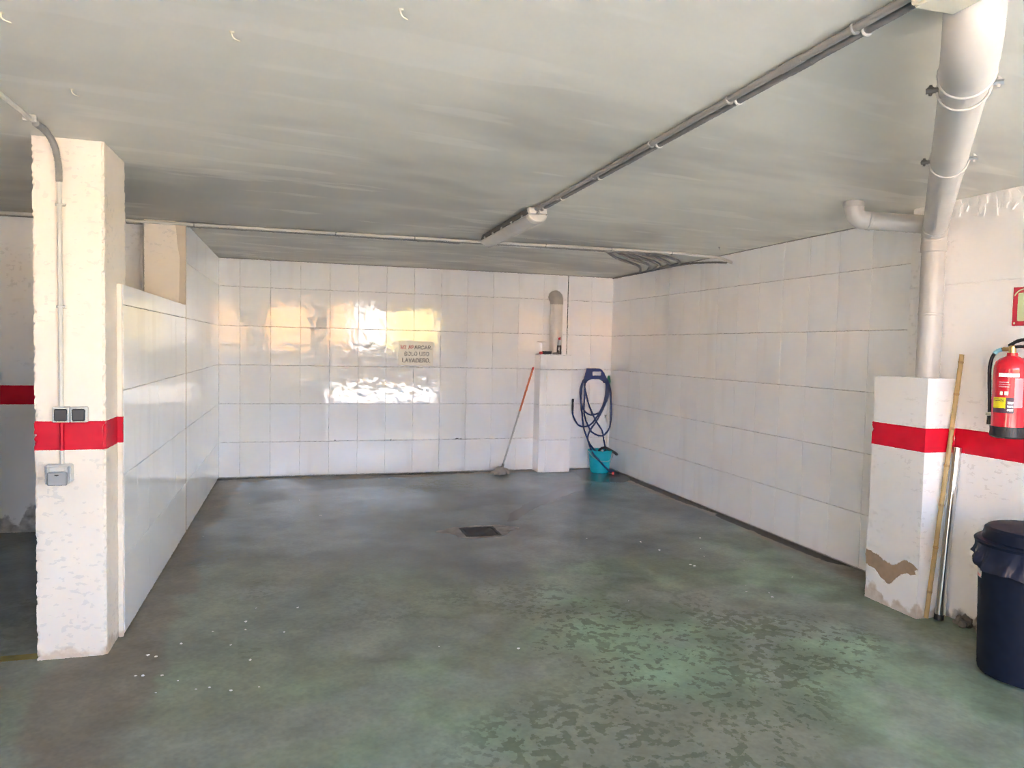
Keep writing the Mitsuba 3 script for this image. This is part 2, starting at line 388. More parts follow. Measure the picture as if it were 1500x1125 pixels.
# left tiled wall: half-height partition from the pillar, then full height
struct('wall_left', 'left wall of the wash bay, half-height glossy tiles then full height', 'wall')
HW = 1.770
body('wall_left', cat(box(XL - 0.12, XL - 0.010, 4.206, 6.08, 0, HW - 0.008), box(XL - 0.30, XL - 0.010, 6.085, YB + 0.2, 0, ZC)), 'grout', False)
part('wall_left', 'render_coat', box(XL - 0.026, XL - 0.010, 4.004, 4.205, 0, HW - 0.008), 'grout', False)
lc = [4.012 + PITCH * k for k in range(7)] + [6.072]
for r in range(5):
    z1 = min(ROWS[r + 1], HW)
    for i in range(len(lc) - 1):
        tile('wall_left', '+x', XL, lc[i], lc[i + 1], ROWS[r], z1, r, tilt=0.1)
lc = [6.09] + [6.403 + PITCH * k for k in range(7)] + [YB]
for r in range(6):
    for i in range(len(lc) - 1):
        tile('wall_left', '+x', XL, lc[i], lc[i + 1], ROWS[r], ROWS[r + 1], r, tilt=0.1)
part('wall_left', 'end_cap', box(XL - 0.0265, XL - 0.002, 3.995, 4.010, 0, HW, 0.003), 'pillar_paint', label='bright painted end edge of the half-height partition')
part('wall_left', 'coping', cat(box(XL - 0.0265, XL - 0.002, 4.011, 4.208, HW - 0.007, HW, 0.002), box(XL - 0.12, XL - 0.002, 4.209, 6.078, HW - 0.007, HW, 0.002)), 'pillar_paint', label='painted top edge of the half-height partition')
part('wall_left', 'corner_trim', box(XL - 0.008, XL + 0.002, 6.073, 6.089, 0, ZC, 0.002), 'old_plaster', label='cream corner strip where the half-height tiles end')

# far wall of the space to the left
struct('wall_far_left', 'off-white wall of the dark space beyond the left pillar', 'wall')
body('wall_far_left', box(-4.2, -0.95, 6.35, 6.55, 0, ZC), 'wall_paint', False)
part('wall_far_left', 'red_band', box(-4.2, -1.14, 6.347, 6.352, 0.985, 1.130), 'red_paint', label='dark red painted band')
struct('wall_column', 'plastered column rising behind the half-height partition', 'column')
body('wall_column', box(-1.13, XL - 0.006, 6.082, 6.36, 0, ZC, 0.004), 'old_plaster', False)
jag = [(-0.893, 1.70)]
for z in np.linspace(1.70, 2.40, 26):
    jag.append((-0.885 + 0.016 * (float(meshkit.noise(np.array([[z * 9, 0.3, 0.1]]))[0]) - 0.5) - 0.035 * max(0.0, (z - 2.12) / 0.28), z))
jag += [(-1.128, 2.40), (-1.128, 1.70)]
part('wall_column', 'plaster_skim', on_back(extrude(sg.Polygon(jag[1:]), 0.004), 6.082), 'pillar_paint', False, label='paler plaster layer with a ragged right edge')

# painted wall at the right, its peeled top and board joints
struct('wall_right_front', 'grey-white painted concrete wall at right with red band', 'wall')
WX = 3.610
wr = cat(box(WX, 4.0, 2.0, 3.655, 0, 1.911, 0.002), box(WX + 0.001, 4.0, 2.0, 3.655, 1.919, ZC, 0.002), box(WX + 0.012, 4.0, 2.0, 3.655, 1.90, 1.93))
body('wall_right_front', wr, 'wall_paint', False)
part('wall_right_front', 'red_band', box(WX - 0.002, WX + 0.01, 2.0, 3.28, 0.957, 1.094), 'red_paint', label='dark red painted band')
pe = []
for i in range(80):
    y0 = rng.uniform(2.7, 3.42); w, h = rng.uniform(0.01, 0.035), rng.uniform(0.02, 0.10)
    a = np.sort(rng.uniform(0, 2 * np.pi, 6))
    pg = sg.Polygon([(-y0 + w * math.cos(t), 2.40 - h * 0.75 + h * 0.6 * math.sin(t)) for t in a])
    if pg.is_valid and pg.area > 1e-5: pe.append(on_right(extrude(pg, rng.uniform(0.006, 0.014)), WX + 0.003))
part('wall_right_front', 'peeling_paint', cat(*pe), 'wall_paint', False, label='curled flakes of peeling paint under the ceiling', kind='stuff')
rub = []
for i in range(150):
    y = rng.uniform(2.3, 3.18); s = rng.uniform(0.006, 0.026) * (1.0 if rng.random() < 0.8 else 1.6)
    ic = trimesh.creation.icosphere(subdivisions=1, radius=s)
    ic.vertices *= rng.uniform(0.6, 1.3, ic.vertices.shape)
    ic.apply_translation((WX - abs(rng.normal(0, 0.025)) - 0.002, y, max(0.0, rng.normal(0.0, 0.03)) * (1 if rng.random() < 0.3 else 0.2) + s * 0.3))
    rub.append(ic)
mat('rubble_dark', grain((0.15, 0.135, 0.11), 0.6, 30), rough=0.9, spec=0.15)
k = thing('plaster_rubble', 'dark crumbled plaster along the foot of the right wall', 'rubble', kind='stuff')
body(k, cat(*rub), 'rubble_dark', False)

# the side of the garage behind the camera: piers and walls around the open front
struct('wall_front', 'open front of the garage with piers behind the camera', 'wall')
piers = [(-4.2, -1.85), (-1.37, -0.765), (0.247, 0.643), (3.35, 5.5)]
body('wall_front', cat(*[box(a, b, -1.45, -1.15, 0, ZC) for a, b in piers], box(-1.85, -1.37, -1.40, -1.20, 0, 0.46), box(-0.765, 0.247, -1.40, -1.20, 0, 0.46)), 'pier_paint', False)
struct('wall_side_left', 'side wall of the left parking bay with an opening to the yard', 'wall')
body('wall_side_left', box(-4.35, -4.2, -0.25, 6.6, 0, ZC), 'pier_paint', False)
struct('wall_side_right', 'end wall of the garage beyond the painted wall', 'wall')
body('wall_side_right', cat(box(6.0, 6.15, -1.5, 2.2, 0, ZC), box(4.0, 6.0, 2.0, 2.2, 0, ZC)), 'pier_paint', False)
struct('ground', 'sunlit concrete yard outside the garage', 'ground')
body('ground', cat(box(-60, 60, -80, -1.5, -0.2, -0.02), box(6.0, 60, -1.5, 60, -0.2, -0.02), box(-60, -4.2, -1.5, 60, -0.2, -0.02)), 'pavement', False)
k = thing('yard_wall', 'low dark wall across the yard', 'wall', kind='thing')
body(k, box(-8.9, 30, -10.3, -10.0, -0.02, 1.38), 'dark_wall', False)
k = thing('house', 'cream rendered house beside the left opening', 'building')
part(k, 'wall', box(-16, -9, -12, 8, -0.02, 3.4), 'facade_cream', False)
for wy in (-8.0, -4.0, 0.5, 4.5): part(k, 'window', box(-9.02, -8.98, wy, wy + 1.0, 1.0, 2.2), 'facade_glass', False)
for nm, x0, x1, hgt, m_, lab in (('building', -22, 2.02, 3.1, 'facade_orange', 'orange rendered house across the yard'), ('building', 2.08, 3.42, 3.3, 'facade_white', 'narrow white house between the coloured houses'), ('building', 3.48, 14, 3.1, 'facade_yellow', 'yellow rendered house across the yard')):
    k = thing(nm, lab, 'building')
    part(k, 'wall', box(x0, x1, -20, -14, -0.02, hgt), m_, False)
    if x1 - x0 > 3:
        for i, wx in enumerate(np.arange(x0 + 1.2, x1 - 1.5, 2.6)):
            part(k, 'window', box(wx, wx + 1.0, -14.02, -13.95, 0.9, 1.3), 'facade_glass', False)

# a dark car parked in the left bay, just outside the frame: it shades the floor and the foot of the wall beyond the pillar
k = thing('parked_car', 'dark grey car parked beyond the left edge of the picture', 'car')
VX0, VX1, VY0, VY1 = -3.58, -1.82, 0.85, 4.92
mat('car_paint', (0.05, 0.052, 0.056), rough=0.3, spec=0.5)
prof = sg.Polygon([(VY0, 0.30), (VY0, 0.72), (VY0 + 0.15, 0.80), (VY0 + 1.05, 0.92), (VY0 + 1.75, 1.40), (VY0 + 2.2, 1.47), (VY1 - 0.75, 1.46), (VY1 - 0.15, 1.02), (VY1, 0.95), (VY1, 0.32)]).buffer(-0.05).buffer(0.05)
for wy in (VY0 + 0.75, VY1 - 0.75): prof = prof.difference(sg.Point(wy, 0.31).buffer(0.35))
m = extrude(prof, VX1 - VX0); v = np.array(m.vertices)
part(k, 'body', trimesh.Trimesh(np.stack([VX0 + v[:, 2], v[:, 0], v[:, 1]], 1), m.faces, process=False), 'car_paint', False)
for wy in (VY0 + 0.75, VY1 - 0.75):
    for wx in (VX0 + 0.02, VX1 - 0.20):
        part(k, 'wheel', tube([(wx, wy, 0.305), (wx + 0.02, wy, 0.305), (wx + 0.16, wy, 0.305), (wx + 0.18, wy, 0.305)], [0.28, 0.305, 0.305, 0.28], 28), 'black_rubber', smooth=40)
for y0, y1 in ((VY0 + 1.75, VY0 + 2.45), (VY0 + 2.55, VY1 - 0.85)):
    part(k, 'side_window', box(VX1 - 0.004, VX1 + 0.003, y0, y1, 0.98, 1.34, 0.002), 'facade_glass', False)
part(k, 'bumper', box(VX0 + 0.03, VX1 - 0.03, VY1 - 0.02, VY1 + 0.07, 0.34, 0.54, 0.03), 'black_rubber', False)

# ------------------------------------------------------------------ left pillar
def chipped_column(x0, x1, y0, y1, z0, z1, step, chip, seed):
    """A square concrete column whose upright arrises are chipped and wavy."""
    per, corners = [], []
    for (ax, ay), (bx, by) in zip([(x0, y0), (x1, y0), (x1, y1), (x0, y1)], [(x1, y0), (x1, y1), (x0, y1), (x0, y0)]):
        L = math.hypot(bx - ax, by - ay); n = max(3, int(L / step))
        ts = np.linspace(0, 1, n, endpoint=False)
        ts = np.where((ts > 0) & (ts < 1), ts, ts)
        for t in ts: per.append((ax + (bx - ax) * t, ay + (by - ay) * t))
        per.append((bx - (bx - ax) * 0.012 / L, by - (by - ay) * 0.012 / L)); per.append((bx - (bx - ax) * 0.004 / L, by - (by - ay) * 0.004 / L))
    per = np.array(per)
    zs = np.linspace(z0, z1, int((z1 - z0) / step) + 1)
    n = len(per)
    V = np.zeros((len(zs), n, 3)); V[:, :, :2] = per[None]; V[:, :, 2] = zs[:, None]
    cx, cy = (x0 + x1) / 2, (y0 + y1) / 2
    dcor = np.min([np.hypot(per[:, 0] - a, per[:, 1] - b) for a in (x0, x1) for b in (y0, y1)], axis=0)
    nz = meshkit.fbm(V * [55, 55, 62], 3, seed)
    amt = np.clip(nz - 0.50, 0, 1) * chip * np.exp(-(dcor / 0.009) ** 2)[None] * 6
    amt += 0.0012 * (meshkit.fbm(V * 7, 2, seed + 9) - 0.5)
    dirs = np.stack([np.sign(cx - per[:, 0]), np.sign(cy - per[:, 1])], 1)
    V[:, :, 0] += amt * dirs[None, :, 0]; V[:, :, 1] += amt * dirs[None, :, 1]
    V = V.reshape(-1, 3); Fc = []
    for i in range(len(zs) - 1):
        for j in range(n):
            k2 = (j + 1) % n
            Fc += [(i * n + j, i * n + k2, (i + 1) * n + k2), (i * n + j, (i + 1) * n + k2, (i + 1) * n + j)]
    top, c = (len(zs) - 1) * n, len(V)
    V = np.vstack([V, (cx, cy, z1)])
    Fc += [(top + j, top + (j + 1) % n, c) for j in range(n)]
    return trimesh.Trimesh(V, np.array(Fc), process=False)

PX0, PX1, PY0, PY1 = -1.160, -0.868, 3.785, 4.20
k = thing('concrete_pillar', 'cream painted square concrete pillar with chipped edges and a bright red band', 'pillar', kind='thing')
part(k, 'shaft', chipped_column(PX0, PX1, PY0, PY1, 0, ZC, 0.009, 0.009, 3), 'pillar_paint', smooth=40)
band = chipped_column(PX0 - 0.0015, PX1 + 0.0015, PY0 - 0.0015, PY1, 0.982, 1.115, 0.009, 0.007, 3)
part(k, 'red_band', band, 'red_paint', smooth=40, label='bright red painted band')
part('wall_left', 'red_band', box(XL - 0.0265, XL - 0.0005, 3.9935, 4.0105, 0.985, 1.115, 0.002), 'red_paint', label='red painted band on the end of the partition')

# conduit down the pillar with switches and socket
CXP = -1.046
k = thing('conduit', 'cream conduit bending from the ceiling down the front of the left pillar', 'conduit')
part(k, 'pipe', tube([(-1.085, -1.1, 2.384), (-1.072, 1.0, 2.384), (-1.058, 3.45, 2.384)], 0.011, 12), 'conduit_light', smooth=40)
bend = spline([(-1.056, 3.50, 2.383), (-1.052, 3.62, 2.381), (-1.049, 3.715, 2.345), (-1.046, 3.757, 2.27), (-1.046, 3.766, 2.20)], 30)
rr = 0.0135 + 0.0016 * np.sin(np.arange(len(bend)) * 2 * np.pi / 3.0)
part(k, 'flexible_bend', tube(bend, rr, 14), 'conduit_mid', smooth=50, label='ribbed grey flexible bend at the ceiling')
part(k, 'pipe', tube([(CXP, 3.767, z) for z in (2.205, 1.7, 1.1845)], 0.0105, 12), 'conduit_light', smooth=40)
part(k, 'pipe', tube([(CXP, 3.769, z) for z in (1.1118, 1.1152)], 0.0085, 12), 'conduit_light', smooth=40)
part(k, 'pipe', tube([(CXP, 3.770, z) for z in (1.115, 1.05, 0.982)], 0.0085, 12), 'red_paint', smooth=40, label='stretch of conduit painted red with the band')
part(k, 'pipe', tube([(CXP, 3.770, z) for z in (0.982, 0.95, 0.918)], 0.0085, 12), 'conduit_light', smooth=40)
def clip_z(z):
    return cat(box(CXP - 0.021, CXP + 0.021, 3.776, 3.784, z - 0.007, z + 0.007, 0.002), tube([(CXP + 0.0135 * math.cos(t), 3.768 - 0.0135 * math.sin(t), z) for t in np.linspace(0, math.pi, 9)], 0.004, 6), tube([(CXP + 0.019, 3.78, z), (CXP + 0.019, 3.766, z)], 0.004, 6))
for z in (2.10, 1.64): part(k, 'clip', clip_z(z), 'conduit_light')
part(k, 'clip', box(-1.085, -1.035, 3.43, 3.45, 2.373, 2.40, 0.003), 'conduit_light')

k = thing('light_switch', 'double dark-rocker light switch on the left pillar above the red band', 'switch')
part(k, 'frame', cat(box(-1.080, -1.010, 3.752, 3.784, 1.112, 1.184, 0.004), box(-1.008, -0.937, 3.752, 3.784, 1.112, 1.184, 0.004)), 'switch_frame', smooth=False)
for x0, x1 in ((-1.072, -1.018), (-1.000, -0.945)):
    part(k, 'rocker', box(x0, x1, 3.744, 3.756, 1.118, 1.175, 0.006), 'switch_rocker', smooth=False, label='dark grey rocker')
k = thing('socket_box', 'grey lidded power socket on the left pillar below the red band', 'socket')
part(k, 'body', box(-1.106, -1.000, 3.728, 3.784, 0.838, 0.920, 0.006), 'socket_light', smooth=False)
part(k, 'lid', cat(box(-1.092, -1.012, 3.712, 3.730, 0.828, 0.890, 0.005), box(-1.100, -1.094, 3.716, 3.73, 0.835, 0.915, 0.002), box(-1.010, -1.004, 3.716, 3.73, 0.835, 0.915, 0.002)), 'socket_grey', smooth=False, label='hinged grey lid')
part(k, 'label_plate', box(-1.084, -1.022, 3.720, 3.730, 0.893, 0.912, 0.002), 'switch_frame', smooth=False, label='pale plate at the top')
part(k, 'latch', box(-1.060, -1.044, 3.708, 3.713, 0.874, 0.879, 0.001), 'switch_rocker', smooth=False, label='dark finger slot')

# ------------------------------------------------------------------ ceiling: lamp, conduits, boxes
LX, LY0, LY1 = 1.452, 4.46, 5.72
k = thing('batten_light', 'long grey fluorescent batten lamp on the ceiling', 'lamp')
def lamp_section(w, zb, zt, n=20):
    a = np.linspace(math.pi, 2 * math.pi, n)
    return [(LX + w * math.cos(t), zb + (zb - 2.297) * math.sin(t)) for t in a] + [(LX + w * 0.96, zt), (LX - w * 0.96, zt)]
def prism_y(sec, y0, y1):
    m = extrude(sg.Polygon(sec), y1 - y0); v = np.array(m.vertices)
    m = trimesh.Trimesh(np.stack([v[:, 0], y1 - v[:, 2], v[:, 1]], 1), m.faces, process=False)
    return m
part(k, 'diffuser', prism_y(lamp_section(0.062, 2.345, 2.352), LY0 + 0.03, LY1), 'lamp_diffuser', smooth=40)
part(k, 'housing', prism_y([(LX - 0.066, 2.353), (LX + 0.066, 2.353), (LX + 0.052, 2.394), (LX - 0.052, 2.394)], LY0 + 0.02, LY1), 'lamp_housing', smooth=30, label='dark grey housing against the ceiling')
cap, pts = [], []
for y, q in ((LY0 + 0.05, 1.0), (LY0 + 0.016, 1.0), (LY0 + 0.004, 0.90), (LY0, 0.75)):
    for t in np.linspace(math.pi, 2 * math.pi, 17):
        pts.append((LX + 0.066 * q * math.cos(t), y, 2.348 + 0.053 * q * math.sin(t)))
cap.append(trimesh.convex.convex_hull(np.array(pts)))
part(k, 'end_cap', cat(*cap), 'lamp_cap', smooth=50, label='pale rounded end cap facing the bay entrance')
part(k, 'end_cap', cat(box(LX - 0.062, LX - 0.008, LY0 + 0.004, LY0 + 0.05, 2.353, 2.394, 0.006), box(LX + 0.008, LX + 0.062, LY0 + 0.004, LY0 + 0.05, 2.353, 2.394, 0.006), box(LX - 0.06, LX + 0.06, LY0 + 0.02, LY0 + 0.05, 2.35, 2.396, 0.003)), 'lamp_cap', smooth=False)
for yy in np.linspace(LY0 + 0.14, LY1 - 0.12, 5):
    for sx in (-1, 1):
        part(k, 'clip', box(LX + sx * 0.066 - 0.005, LX + sx * 0.066 + 0.005, yy - 0.012, yy + 0.012, 2.345, 2.362, 0.002), 'lamp_diffuser', smooth=False)

k = thing('junction_box', 'cream square junction box on the ceiling beside the big pipe bend', 'junction box')
part(k, 'body', box(1.385, 1.515, 1.31, 1.445, 2.330, 2.398, 0.006), 'box_cream', smooth=False)
part(k, 'lid', box(1.392, 1.508, 1.317, 1.438, 2.324, 2.331, 0.003), 'box_cream', smooth=False)

for j, (dx, m_, lab) in enumerate(((0.036, 'conduit_grey', 'dark grey conduit on the ceiling running to the lamp, right one of the pair'), (-0.002, 'conduit_mid', 'grey conduit on the ceiling running to the lamp, left one of the pair'))):
    k = thing('conduit', lab, 'conduit', group='conduits from junction box to lamp')
    x = 1.452 + dx - 0.012
    part(k, 'pipe', tube([(x, 1.44, 2.384), (x + 0.002, 2.8, 2.384), (x, 4.47, 2.383)], 0.0115, 12), m_, smooth=40)
    for y in (1.684, 2.287, 2.879, 3.517, 4.076, 4.40):
        part(k, 'clip', tube([(x + 0.0145 * math.cos(t), y, 2.384 - 0.0145 * math.sin(t)) for t in np.linspace(-0.6, math.pi + 0.6, 12)], 0.0045, 6), 'conduit_mid' if j else 'conduit_light', smooth=60)
    for y in (1.95, 3.15):
        part(k, 'coupling', tube([(x, y - 0.05, 2.384), (x, y + 0.05, 2.384)], 0.0135, 12), m_, smooth=40)

# long conduits across the ceiling in front of the back wall
for j, (y, z, r, m_, lab) in enumerate(((6.055, 2.381, 0.0125, 'conduit_light', 'pale conduit across the ceiling, nearest of the long bundle'), (6.10, 2.380, 0.013, 'conduit_mid', 'grey conduit across the ceiling, middle of the long bundle'), (6.145, 2.382, 0.012, 'conduit_mid', 'grey conduit across the ceiling, farthest of the long bundle'))):
    k = thing('conduit', lab, 'conduit', group='long conduits across the ceiling')
    if j == 0:
        P = spline([(-4.15, y, z), (-2.0, y + 0.02, z), (0.0, y, z), (1.4, y - 0.04, z), (2.3, y - 0.09, z), (3.0, y - 0.10, z), (3.25, y - 0.10, z), (3.52, y - 0.06, z - 0.004), (3.67, y - 0.15, z - 0.025), (3.742, y - 0.24, 2.305)], 10)
    elif j == 1:
        P = spline([(-4.15, y, z), (-2.0, y + 0.02, z), (0.0, y, z), (1.4, y - 0.03, z), (2.3, y - 0.04, z), (3.0, y - 0.03, z)], 10)
    else:
        P = spline([(-4.15, y, z), (-2.0, y + 0.02, z), (0.0, y, z), (1.30, y, z)], 10)
    part(k, 'pipe', tube(P, r, 12), m_, smooth=40)
    for x in ((-0.78, 0.27, 0.9, 2.02, 2.62, 3.21) if j == 0 else (-0.75, 0.3, 0.95)):
        if j == 2 and x > 1.2: continue
        yy = float(np.interp(x, P[:, 0], P[:, 1]))
        part(k, 'clip', tube([(x, yy + (r + 0.003) * math.cos(t), z + (r + 0.003) * -math.sin(t)) for t in np.linspace(-0.6, math.pi + 0.6, 12)], 0.004, 6), 'conduit_mid' if j else 'conduit_grey', smooth=60)
k = thing('cable_trunking', 'short pale flat trunking on the ceiling right of the lamp', 'trunking')
part(k, 'body', box(1.56, 2.12, 6.16, 6.24, 2.372, 2.399, 0.004), 'conduit_light', smooth=False)
k = thing('cable_trunking', 'short pale flat trunking on the ceiling left of the lamp', 'trunking')
part(k, 'body', box(0.92, 1.30, 6.18, 6.24, 2.374, 2.399, 0.004), 'conduit_light', smooth=False)
fan = [((2.66, 6.14), (2.95, 6.55), (3.42, 7.05), (3.720, 7.62)), ((2.76, 6.135), (3.05, 6.48), (3.48, 6.93), (3.720, 7.45)), ((2.86, 6.13), (3.14, 6.42), (3.54, 6.82), (3.720, 7.30)), ((2.96, 6.12), (3.24, 6.34), (3.60, 6.72), (3.720, 7.17)), ((3.06, 6.10), (3.34, 6.26), (3.64, 6.58), (3.720, 6.98))]
names = ['rearmost', 'second from the back', 'middle one', 'second from the front', 'frontmost']
for j, pts in enumerate(fan):
    P = spline([(a, b, 2.383) for a, b in pts], 10)
    k = thing('flexible_conduit', f'grey flexible conduit of the ceiling fan of five, {names[j]}', 'conduit', group='fan of flexible conduits')
    body(k, tube(P, 0.0125, 10), 'conduit_grey', smooth=50)
k = thing('corner_cable', 'thin dark cable along the top of the right tiled wall', 'cable')
body(k, tube(spline([(3.744, 8.43, 2.384), (3.744, 7.6, 2.382), (3.744, 6.9, 2.384), (3.742, 6.5, 2.372), (3.742, 6.1, 2.340), (3.744, 5.9, 2.316)], 8), 0.009, 8), 'conduit_grey', smooth=50)
for (x, y) in ((-0.196, 2.318), (0.254, 2.014), (-0.80, 3.035), (-0.806, 2.40), (3.461, 5.58)):
    lab = {-0.196: 'bent pale anchor stub on the ceiling above the bay', 0.254: 'small pale screw hook on the ceiling nearest the top edge', -0.80: 'pale wire stub on the ceiling in front of the pillar', -0.806: 'dark anchor hole stub on the ceiling at the left edge', 3.461: 'dark screw on the ceiling by the cable fan'}[x]
    k = thing('ceiling_anchor', lab, 'anchor')
    body(k, cat(tube(spline([(x, y, ZC), (x + 0.001, y, ZC - 0.012), (x + 0.008, y + 0.004, ZC - 0.018), (x + 0.022, y + 0.012, ZC - 0.020)], 5), 0.0022, 6), lathe([(0.009, 0.0), (0.006, -0.004), (0.0, -0.004)][::-1], 10, (x, y, ZC))), 'box_cream' if x < 3 else 'dark_bolt')

# ------------------------------------------------------------------ pipe casing at right and the drain pipes
k = thing('pipe_casing', 'white painted masonry plinth with red band under the grey downpipe', 'plinth')
part(k, 'shaft', chipped_column(3.390, WX - 0.004, 3.271, 3.668, 0, 1.376, 0.02, 0.004, 21), 'casing_paint', smooth=40)
part(k, 'red_band', chipped_column(3.3885, WX - 0.005, 3.2695, 3.6695, 0.957, 1.093, 0.02, 0.003, 21), 'red_paint', smooth=40, label='bright red painted band')
pp = np.array([(3.672, 0.300), (3.622, 0.296), (3.582, 0.290), (3.53, 0.268), (3.499, 0.262), (3.46, 0.258), (3.432, 0.268), (3.395, 0.300), (3.359, 0.315), (3.315, 0.306), (3.272, 0.286), (3.30, 0.272), (3.287, 0.252), (3.330, 0.238), (3.352, 0.242), (3.372, 0.231), (3.40, 0.215), (3.441, 0.172), (3.467, 0.145), (3.491, 0.135), (3.52, 0.150), (3.546, 0.159), (3.575, 0.185), (3.603, 0.197), (3.64, 0.20), (3.672, 0.212)])
dense = []
for a, b in zip(pp, np.roll(pp, -1, 0)):
    for t in np.linspace(0, 1, 7, endpoint=False):
        q = a + (b - a) * t
        dense.append(tuple(q + rng.normal(0, 0.0022, 2)))
pt = sg.Polygon([(-y, z) for y, z in dense]).buffer(0)
part(k, 'bare_patch', on_right(extrude(pt, 0.0016), 3.3905), 'bare_plaster', False, label='brown bare plaster where the paint came off')

k = thing('drain_pipe', 'grey plastic drain pipe: downpipe, side branch and slanting main on the ceiling', 'pipe')
DX, DY, R0 = 3.520, 3.405, 0.0625
part(k, 'downpipe', tube([(DX, DY, z) for z in (1.3765, 1.7, 2.16)], R0, 28), 'pvc_pipe', smooth=40)
part(k, 'socket_ring', tube([(DX, DY, z) for z in (1.735, 1.739, 1.75, 1.754)], [R0, R0 + 0.003, R0 + 0.003, R0], 28, False), 'pvc_pipe', smooth=30)
part(k, 'socket_ring', tube([(DX, DY, z) for z in (2.10, 2.104, 2.155, 2.16)], [R0, R0 + 0.006, R0 + 0.006, R0], 28, False), 'pvc_pipe', smooth=30)
dv = np.array([-0.703, -0.711, 0.012]); dv /= np.linalg.norm(dv)
A = np.array([DX - 0.005, DY - 0.005, 2.235])
ARC = spline([(DX, DY, 2.14), (DX, DY, 2.175), (DX - 0.012, DY - 0.012, 2.215), A + dv * 0.065, A + dv * 0.12], 6)
part(k, 'elbow', tube(ARC, R0 + 0.004, 28), 'pvc_pipe', smooth=40)
L1 = 2.62
part(k, 'main_pipe', tube([A + dv * 0.05, A + dv * 1.2, A + dv * L1], R0, 32), 'pvc_pipe', smooth=40)
for s, e in ((0.135, 0.005), (0.16, 0.005)):
    part(k, 'socket_ring', tube([A + dv * (s - 0.008), A + dv * (s - 0.005), A + dv * (s + 0.005), A + dv * (s + 0.008)], [R0, R0 + e, R0 + e, R0], 28, False), 'pvc_pipe', smooth=30)
E = A + dv * (L1 - 0.01)
up = spline([E - dv * 0.06, E, E + dv * 0.06 + np.array([0, 0, 0.004]), E + dv * 0.115 + np.array([0, 0, 0.03]), E + dv * 0.145 + np.array([0, 0, 0.085]), E + dv * 0.15 + np.array([0, 0, 0.17])], 8)
part(k, 'elbow', tube(up, [R0 + 0.005] * len(up), 32), 'pvc_pipe', smooth=40)
part(k, 'socket_ring', tube([E - dv * 0.066, E - dv * 0.062, E - dv * 0.054, E - dv * 0.05], [R0, R0 + 0.009, R0 + 0.009, R0 + 0.004], 32, False), 'pvc_pipe', smooth=30)
side = np.cross(dv, [0, 0, 1.0]); side /= np.linalg.norm(side)
upv = np.cross(side, dv)
for s in (1.60, 2.44):
    c = A + dv * s
    cl = part(k, 'clamp', tube([c + (R0 + 0.0035) * (math.cos(t) * side + math.sin(t) * upv) for t in np.linspace(0, 2 * math.pi, 41)], 0.004, 6, False), 'pvc_pipe', smooth=60)
    for sg_ in (-1, 1):
        b0 = c + sg_ * (R0 + 0.004) * side
        part(cl, 'bolt', cat(tube([b0 - sg_ * side * 0.004 + upv * 0.0, b0 + sg_ * side * 0.028], 0.008, 6), tube([b0 + sg_ * side * 0.016 - upv * 0.014, b0 + sg_ * side * 0.016 + upv * 0.016], 0.005, 6), tube([b0 + sg_ * side * 0.016 + upv * 0.006, b0 + sg_ * side * 0.016 + upv * 0.009], 0.010, 6)), 'dark_bolt' if sg_ > 0 else 'galvanised', label='small clamp bolt')
for s in (1.62, 2.46):
    c = A + dv * s
    part(k, 'hanger', tube([c + upv * R0, (c[0], c[1], ZC)], 0.006, 8), 'galvanised', label='short threaded hanger rod')
RB = 0.052
br = spline([(3.118, 3.60, 2.40), (3.118, 3.60, 2.372), (3.130, 3.598, 2.325), (3.165, 3.590, 2.296), (3.22, 3.575, 2.290), (3.34, 3.535, 2.283), (3.50, 3.42, 2.262)], 8)
part(k, 'branch_pipe', tube(br, RB, 28), 'pvc_pipe', smooth=40)
part(k, 'socket_ring', tube([(3.118, 3.60, 2.365), (3.118, 3.60, 2.369), (3.118, 3.60, 2.395), (3.118, 3.60, 2.399)], [RB, RB + 0.006, RB + 0.006, RB], 28, False), 'pvc_pipe', smooth=30)
b1, b2 = np.array((3.22, 3.575, 2.290)), np.array((3.34, 3.535, 2.283)); bd = (b2 - b1) / np.linalg.norm(b2 - b1)
part(k, 'socket_ring', tube([b1 - bd * 0.022, b1 - bd * 0.018, b1, b1 + bd * 0.004], [RB, RB + 0.004, RB + 0.004, RB], 28, False), 'pvc_pipe', smooth=30)

# ------------------------------------------------------------------ right side things
def stick(P, r): return tube(P, r, 12)
k = thing('bamboo_cane', 'tall yellow bamboo cane leaning on the right wall', 'cane')
a, b = np.array([3.438, 3.250, 0.012]), np.array([3.594, 3.247, 1.515])
part(k, 'cane', stick([a + (b - a) * t for t in np.linspace(0, 1, 20)], 0.0125), 'bamboo', smooth=40)
for t in (0.10, 0.27, 0.43, 0.58, 0.72, 0.85, 0.97):
    c = a + (b - a) * t; d = (b - a) / np.linalg.norm(b - a)
    part(k, 'node', tube([c - d * 0.008, c - d * 0.003, c + d * 0.003, c + d * 0.008], [0.012, 0.015, 0.015, 0.012], 12), 'bamboo_node', smooth=50)
k = thing('steel_tube', 'shiny steel tube leaning on the right wall beside the bamboo cane', 'tube')
a, b = np.array([3.510, 3.232, 0.005]), np.array([3.585, 3.238, 0.988]); d = (b - a) / np.linalg.norm(b - a)
part(k, 'tube', tube([a, a + (b - a) * 0.5, b, b - d * 0.02], [0.0235, 0.0235, 0.0235, 0.020], 28), 'steel', smooth=40)
part(k, 'foot_cap', tube([a - d * 0.001, a + d * 0.03], 0.0255, 24), 'black_rubber', smooth=40, label='dark foot')

